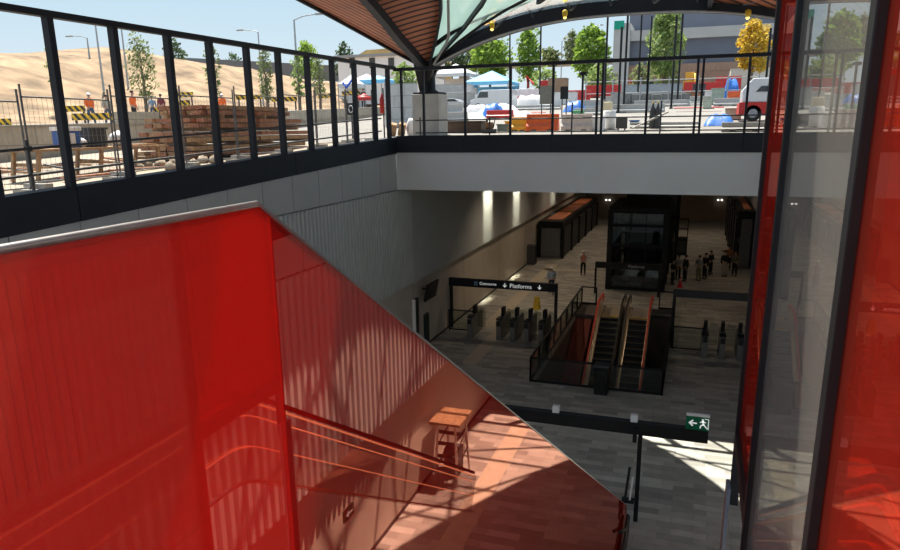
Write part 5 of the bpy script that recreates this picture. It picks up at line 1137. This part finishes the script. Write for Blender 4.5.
for i, (u, y, lb) in enumerate(((578, 40, 'green bottle crate near the black stake'), (606, 42.5, 'cream sack at the foot of the pale barrier'))):
    p = on_y(u, 110, y); simple(('crate', 'sack')[i], lb, ('crate', 'sack')[i], MB().box(p.x - .3, p.x + .3, y, y + .5, ground(y), ground(y) + (.5, .8)[i]), (mat('crate_green', (.1, .3, .15), .6), mat('sack_cream', (.6, .5, .32), .8))[i], .05)
# concrete kerb/road lines
# big grey building
yb = 125
t = thing('office_building', 'large grey banded building filling the horizon at the right', 'building', (on_y(700, 90, yb).x, yb + 10, ground(92)))
xa, xb = on_y(613, 60, yb).x, on_y(905, 60, yb).x; zt = on_y(690, 10, yb).z + 1.6; gz = ground(92); zA, zB, zC = on_y(690, 27.5, yb).z, on_y(690, 38, yb).z, on_y(690, 63, yb).z
DW = mat('blue_grey_cladding', (0.115, 0.13, 0.17), .5, 0, .06, .5); LW = mat('concrete_band', (.42, .415, .4), .8, 0, .06, .4)
MB().box(xa + 1.6, xb, yb + 8, yb + 30, gz, zt).build('core', DW, t); MB().box(xa + 1.6, xb, yb, yb + 8, zB, zA).build('concrete_band', LW, t); MB().box(xa, xa + 2.6, yb - .5, yb + 20, gz, on_y(616, 24, yb).z).build('concrete_pier', LW, t); MB().box(xa + 1.6, xb, yb + .8, yb + 8, zC, zB).build('recessed_wall', DW, t); MB().box(xa + 1.6, xb, yb + .4, yb + 8, gz, zC).build('ground_floor', mat('brown_brick', (.32, .2, .14), .8), t)
q = on_y(616, 27, yb - .6); MB().box(q.x - .3, on_y(624.5, 27, yb).x, yb - .7, yb - .5, on_y(616, 30, yb).z, on_y(616, 21.5, yb).z).build('green_sign', mat('sign_green', (0, .3, .2), .5), t)
for i in range(6): q = on_y(650 + i * 22, 72, yb); MB().box(q.x - 1.3, q.x + 1.3, yb + .35, yb + .42, gz + .8, gz + 3).build('window', GLS, t)
simple('overpass', 'low grey overpass deck along the horizon behind the green trees', 'bridge', [q.box(x - .6, x + .6, 151, 155, ground(92), on_y(520, 66, 150).z + .1) or q for q in [MB().box(on_y(440, 64, 150).x, on_y(612, 64, 150).x, 150, 156, on_y(520, 66, 150).z, on_y(520, 61.5, 150).z)] for x in [on_y(460, 64, 150).x, on_y(590, 64, 150).x]][-1], mat('overpass_grey', (.3, .3, .3), .8))
# more site clutter
crate_('site_container', 'white site container far left behind the tents', 'container', 393, 432, 70, 82, WHITE, 3, 88)
crate_('block_stack', 'stack of pale blocks left of the dark stone row', 'blocks', 600, 616, 96, 110, LCONC, 1.2, 54); crate_('block_stack', 'stack of pale blocks under the tall pale tree', 'blocks', 655, 672, 84, 93, LCONC, 1.2, 72)
crate_('block_stack', 'low stack of beige blocks before the white truck', 'blocks', 726, 742, 108, 120, mat('beige_block', (.45, .38, .28), .8), 1.0, 38); crate_('pallet_load', 'orange-brown pallet load behind the red barrier pair', 'pallet', 686, 702, 92, 104, RWOOD, 1.2, 60)
crate_('pallet_load', 'white pallet load behind the black square board', 'pallet', 553, 575, 92, 103, CANVAS, 1.4, 60); crate_('pallet_load', 'brown pallet load right of the white cars', 'pallet', 548, 566, 78, 90, mat('load_brown', (.3, .2, .13), .8), 1.6, 72.5)
crate_('site_container', 'pale grey container behind the red far row', 'container', 590, 618, 74, 85, mat('container_grey', (.4, .4, .4), .6), 3, 84); crate_('site_container', 'long brown-roofed hut in front of the grey building', 'hut', 694, 730, 70, 81, mat('hut_brown', (.3, .2, .15), .8), 3, 86)
crate_('site_container', 'white hut right of the brown-roofed one', 'hut', 731, 770, 68, 80, mat('hut_white', (.6, .58, .54), .7), 3, 91)
barrier('pale barrier right behind the railing, under the large blue tarp', 722, 768, 122, 131.5, JB); barrier('red barrier beside the large blue tarp', 738, 768, 110, 117, RED, 44); barrier('pale barrier behind the railing, left of the leaning plank', 630, 700, 122, 131.5, JB, 33.2)
barrier('pale barrier in the upper row, left of the white van', 446, 474, 92, 100, JB, 60); barrier('white barrier between the two white vehicles rows', 474, 540, 99, 104, mat('barrier_white', (.7, .7, .7), .6), 60.5)
# second helping of yard clutter, row by row
barrier('grey concrete barrier left of the silver car', 434, 462, 104, 113, JB, 47); barrier('red barrier below the white van, left piece', 486, 512, 110, 117.5, RED, 42.5); barrier('grey barrier between the pier and the white wrapped bundle', 444, 466, 112, 121, JB, 39)
barrier('pale barrier in front of the white cars, right end of the upper row', 508, 548, 89, 96, mat('barrier_white', (.7, .7, .7), .6), 64); barrier('red barrier on the right of the grey-brown board', 568, 590, 90, 97, RED, 66)
barrier('grey barrier behind the small blue tarp', 566, 604, 100, 109, JB, 51.5); barrier('grey barrier under the black stake', 574, 612, 108, 118, JB, 44); barrier('grey barrier in the middle, in front of the dark stone row', 634, 690, 100, 108, JB, 53)
barrier('grey concrete barrier left of the green-grey cabinet', 690, 714, 96, 104, JB, 55); barrier('grey concrete barrier right of the green box', 714, 742, 98, 107, JB, 52); barrier('red barrier left of the white hut', 716, 742, 76, 82, RED, 80)
crate_('block_stack', 'tall stack of grey blocks right of the tall black pole', 'blocks', 611, 622, 92, 112, CONC, 1.2, 51); crate_('pallet_load', 'dark pallet load right of the dark stone row', 'pallet', 693, 706, 84, 95, DGREY, 1.2, 63); crate_('pallet_load', 'white bag load left of the blue and white tarp', 'pallet', 705, 722, 90, 99, CANVAS, 1.2, 60)
crate_('site_container', 'long grey container behind the dark stone row', 'container', 625, 682, 84, 94, mat('container_blue_grey', (.3, .33, .36), .6), 2.5, 66); crate_('site_container', 'grey wall container behind the silver car', 'container', 432, 466, 84, 98, mat('container_grey', (.4, .4, .4), .6), 2.5, 66)
crate_('storage_box', 'small amber box beside the amber barrier', 'box', 505, 511, 121, 131, mat('amber_plastic', (.85, .38, .03), .5), .6, 32.5); crate_('storage_box', 'small blue drum box left of the leaning plank', 'box', 630, 638, 120, 130, mat('dull_blue', (.1, .2, .4), .6), .7, 33.5)
tarp_heap('grey sheeted heap in front of the white van', 462, 486, 104, 116, mat('grey_sheet', (.42, .43, .45), .7, 0, .15, 3, .3), 50, 'wrapped_pallets', 'pallets'); tarp_heap('pale sheeted heap right of the big orange barrier row', 592, 618, 118, 131, mat('pale_sheet', (.5, .47, .42), .8, 0, .15, 3, .3), 36, 'wrapped_pallets', 'pallets')
for i, (u, lb) in enumerate(((652, 'upright dark gas bottle, left one behind the railing in the middle'), (657, 'upright dark gas bottle, right one behind the railing in the middle'))):
    p = on_y(u, 124, 33); t = thing('gas_bottle', lb, 'gas bottle', (p.x, 33, ground(33))); MB().lathe((p.x, 33, ground(33)), [(.12, 0), (.13, .05), (.13, .75), (.05, .95), (.05, 1.05)], 12).build('cylinder', DGREY, t); MB().lathe((p.x, 33, ground(33) + 1.05), [(.03, 0), (.03, .08)], 8).build('valve', YEL, t)
# ================================================================== sun, sky, camera, colour management
sc = bpy.context.scene
w = bpy.data.worlds.new('sky'); sc.world = w; w.use_nodes = True; nt = w.node_tree
bg = nt.nodes['Background']
tc = nt.nodes.new('ShaderNodeTexCoord'); sp = nt.nodes.new('ShaderNodeSeparateXYZ'); nt.links.new(tc.outputs['Generated'], sp.inputs[0])
cr = nt.nodes.new('ShaderNodeValToRGB'); e = cr.color_ramp.elements
e[0].position = 0.0; e[0].color = (0.78, 0.86, 0.9, 1); e[1].position = 0.7; e[1].color = (0.36, 0.55, 0.8, 1)
x = cr.color_ramp.elements.new(0.16); x.color = (0.55, 0.74, 0.87, 1)
nt.links.new(sp.outputs['Z'], cr.inputs['Fac']); nt.links.new(cr.outputs['Color'], bg.inputs['Color']); bg.inputs['Strength'].default_value = SKY
L = bpy.data.lights.new('sun', 'SUN'); L.energy = SUN; L.angle = 0.009; L.color = (1.0, 0.93, 0.82)
so = bpy.data.objects.new('sun', L); C.objects.link(so); so.location = (-8, 12, 40)
so.rotation_euler = V((SUNX, SUNY, -1)).to_track_quat('-Z', 'Y').to_euler()
cam = bpy.data.cameras.new('camera'); co = bpy.data.objects.new('camera', cam); C.objects.link(co)
cam.sensor_fit = 'HORIZONTAL'; cam.sensor_width = 36.0; cam.lens = 36.0 * FPX / 900.0
cam.shift_x = 0.0; cam.shift_y = (PPY - 275.0) / 900.0
cam.clip_start = 0.05; cam.clip_end = 1000
fwd = V((_x.z, _y.z, _z.z)); rt = V((_x.x, _y.x, _z.x)); dn = V((_x.y, _y.y, _z.y))
co.matrix_world = Matrix(((rt.x, -dn.x, -fwd.x, CAM.x), (rt.y, -dn.y, -fwd.y, CAM.y), (rt.z, -dn.z, -fwd.z, CAM.z), (0, 0, 0, 1)))
sc.camera = co
vs = sc.view_settings; vs.view_transform = 'Standard'; vs.look = 'None'; vs.gamma = 1.0; vs.use_curve_mapping = False; vs.exposure = EXPO
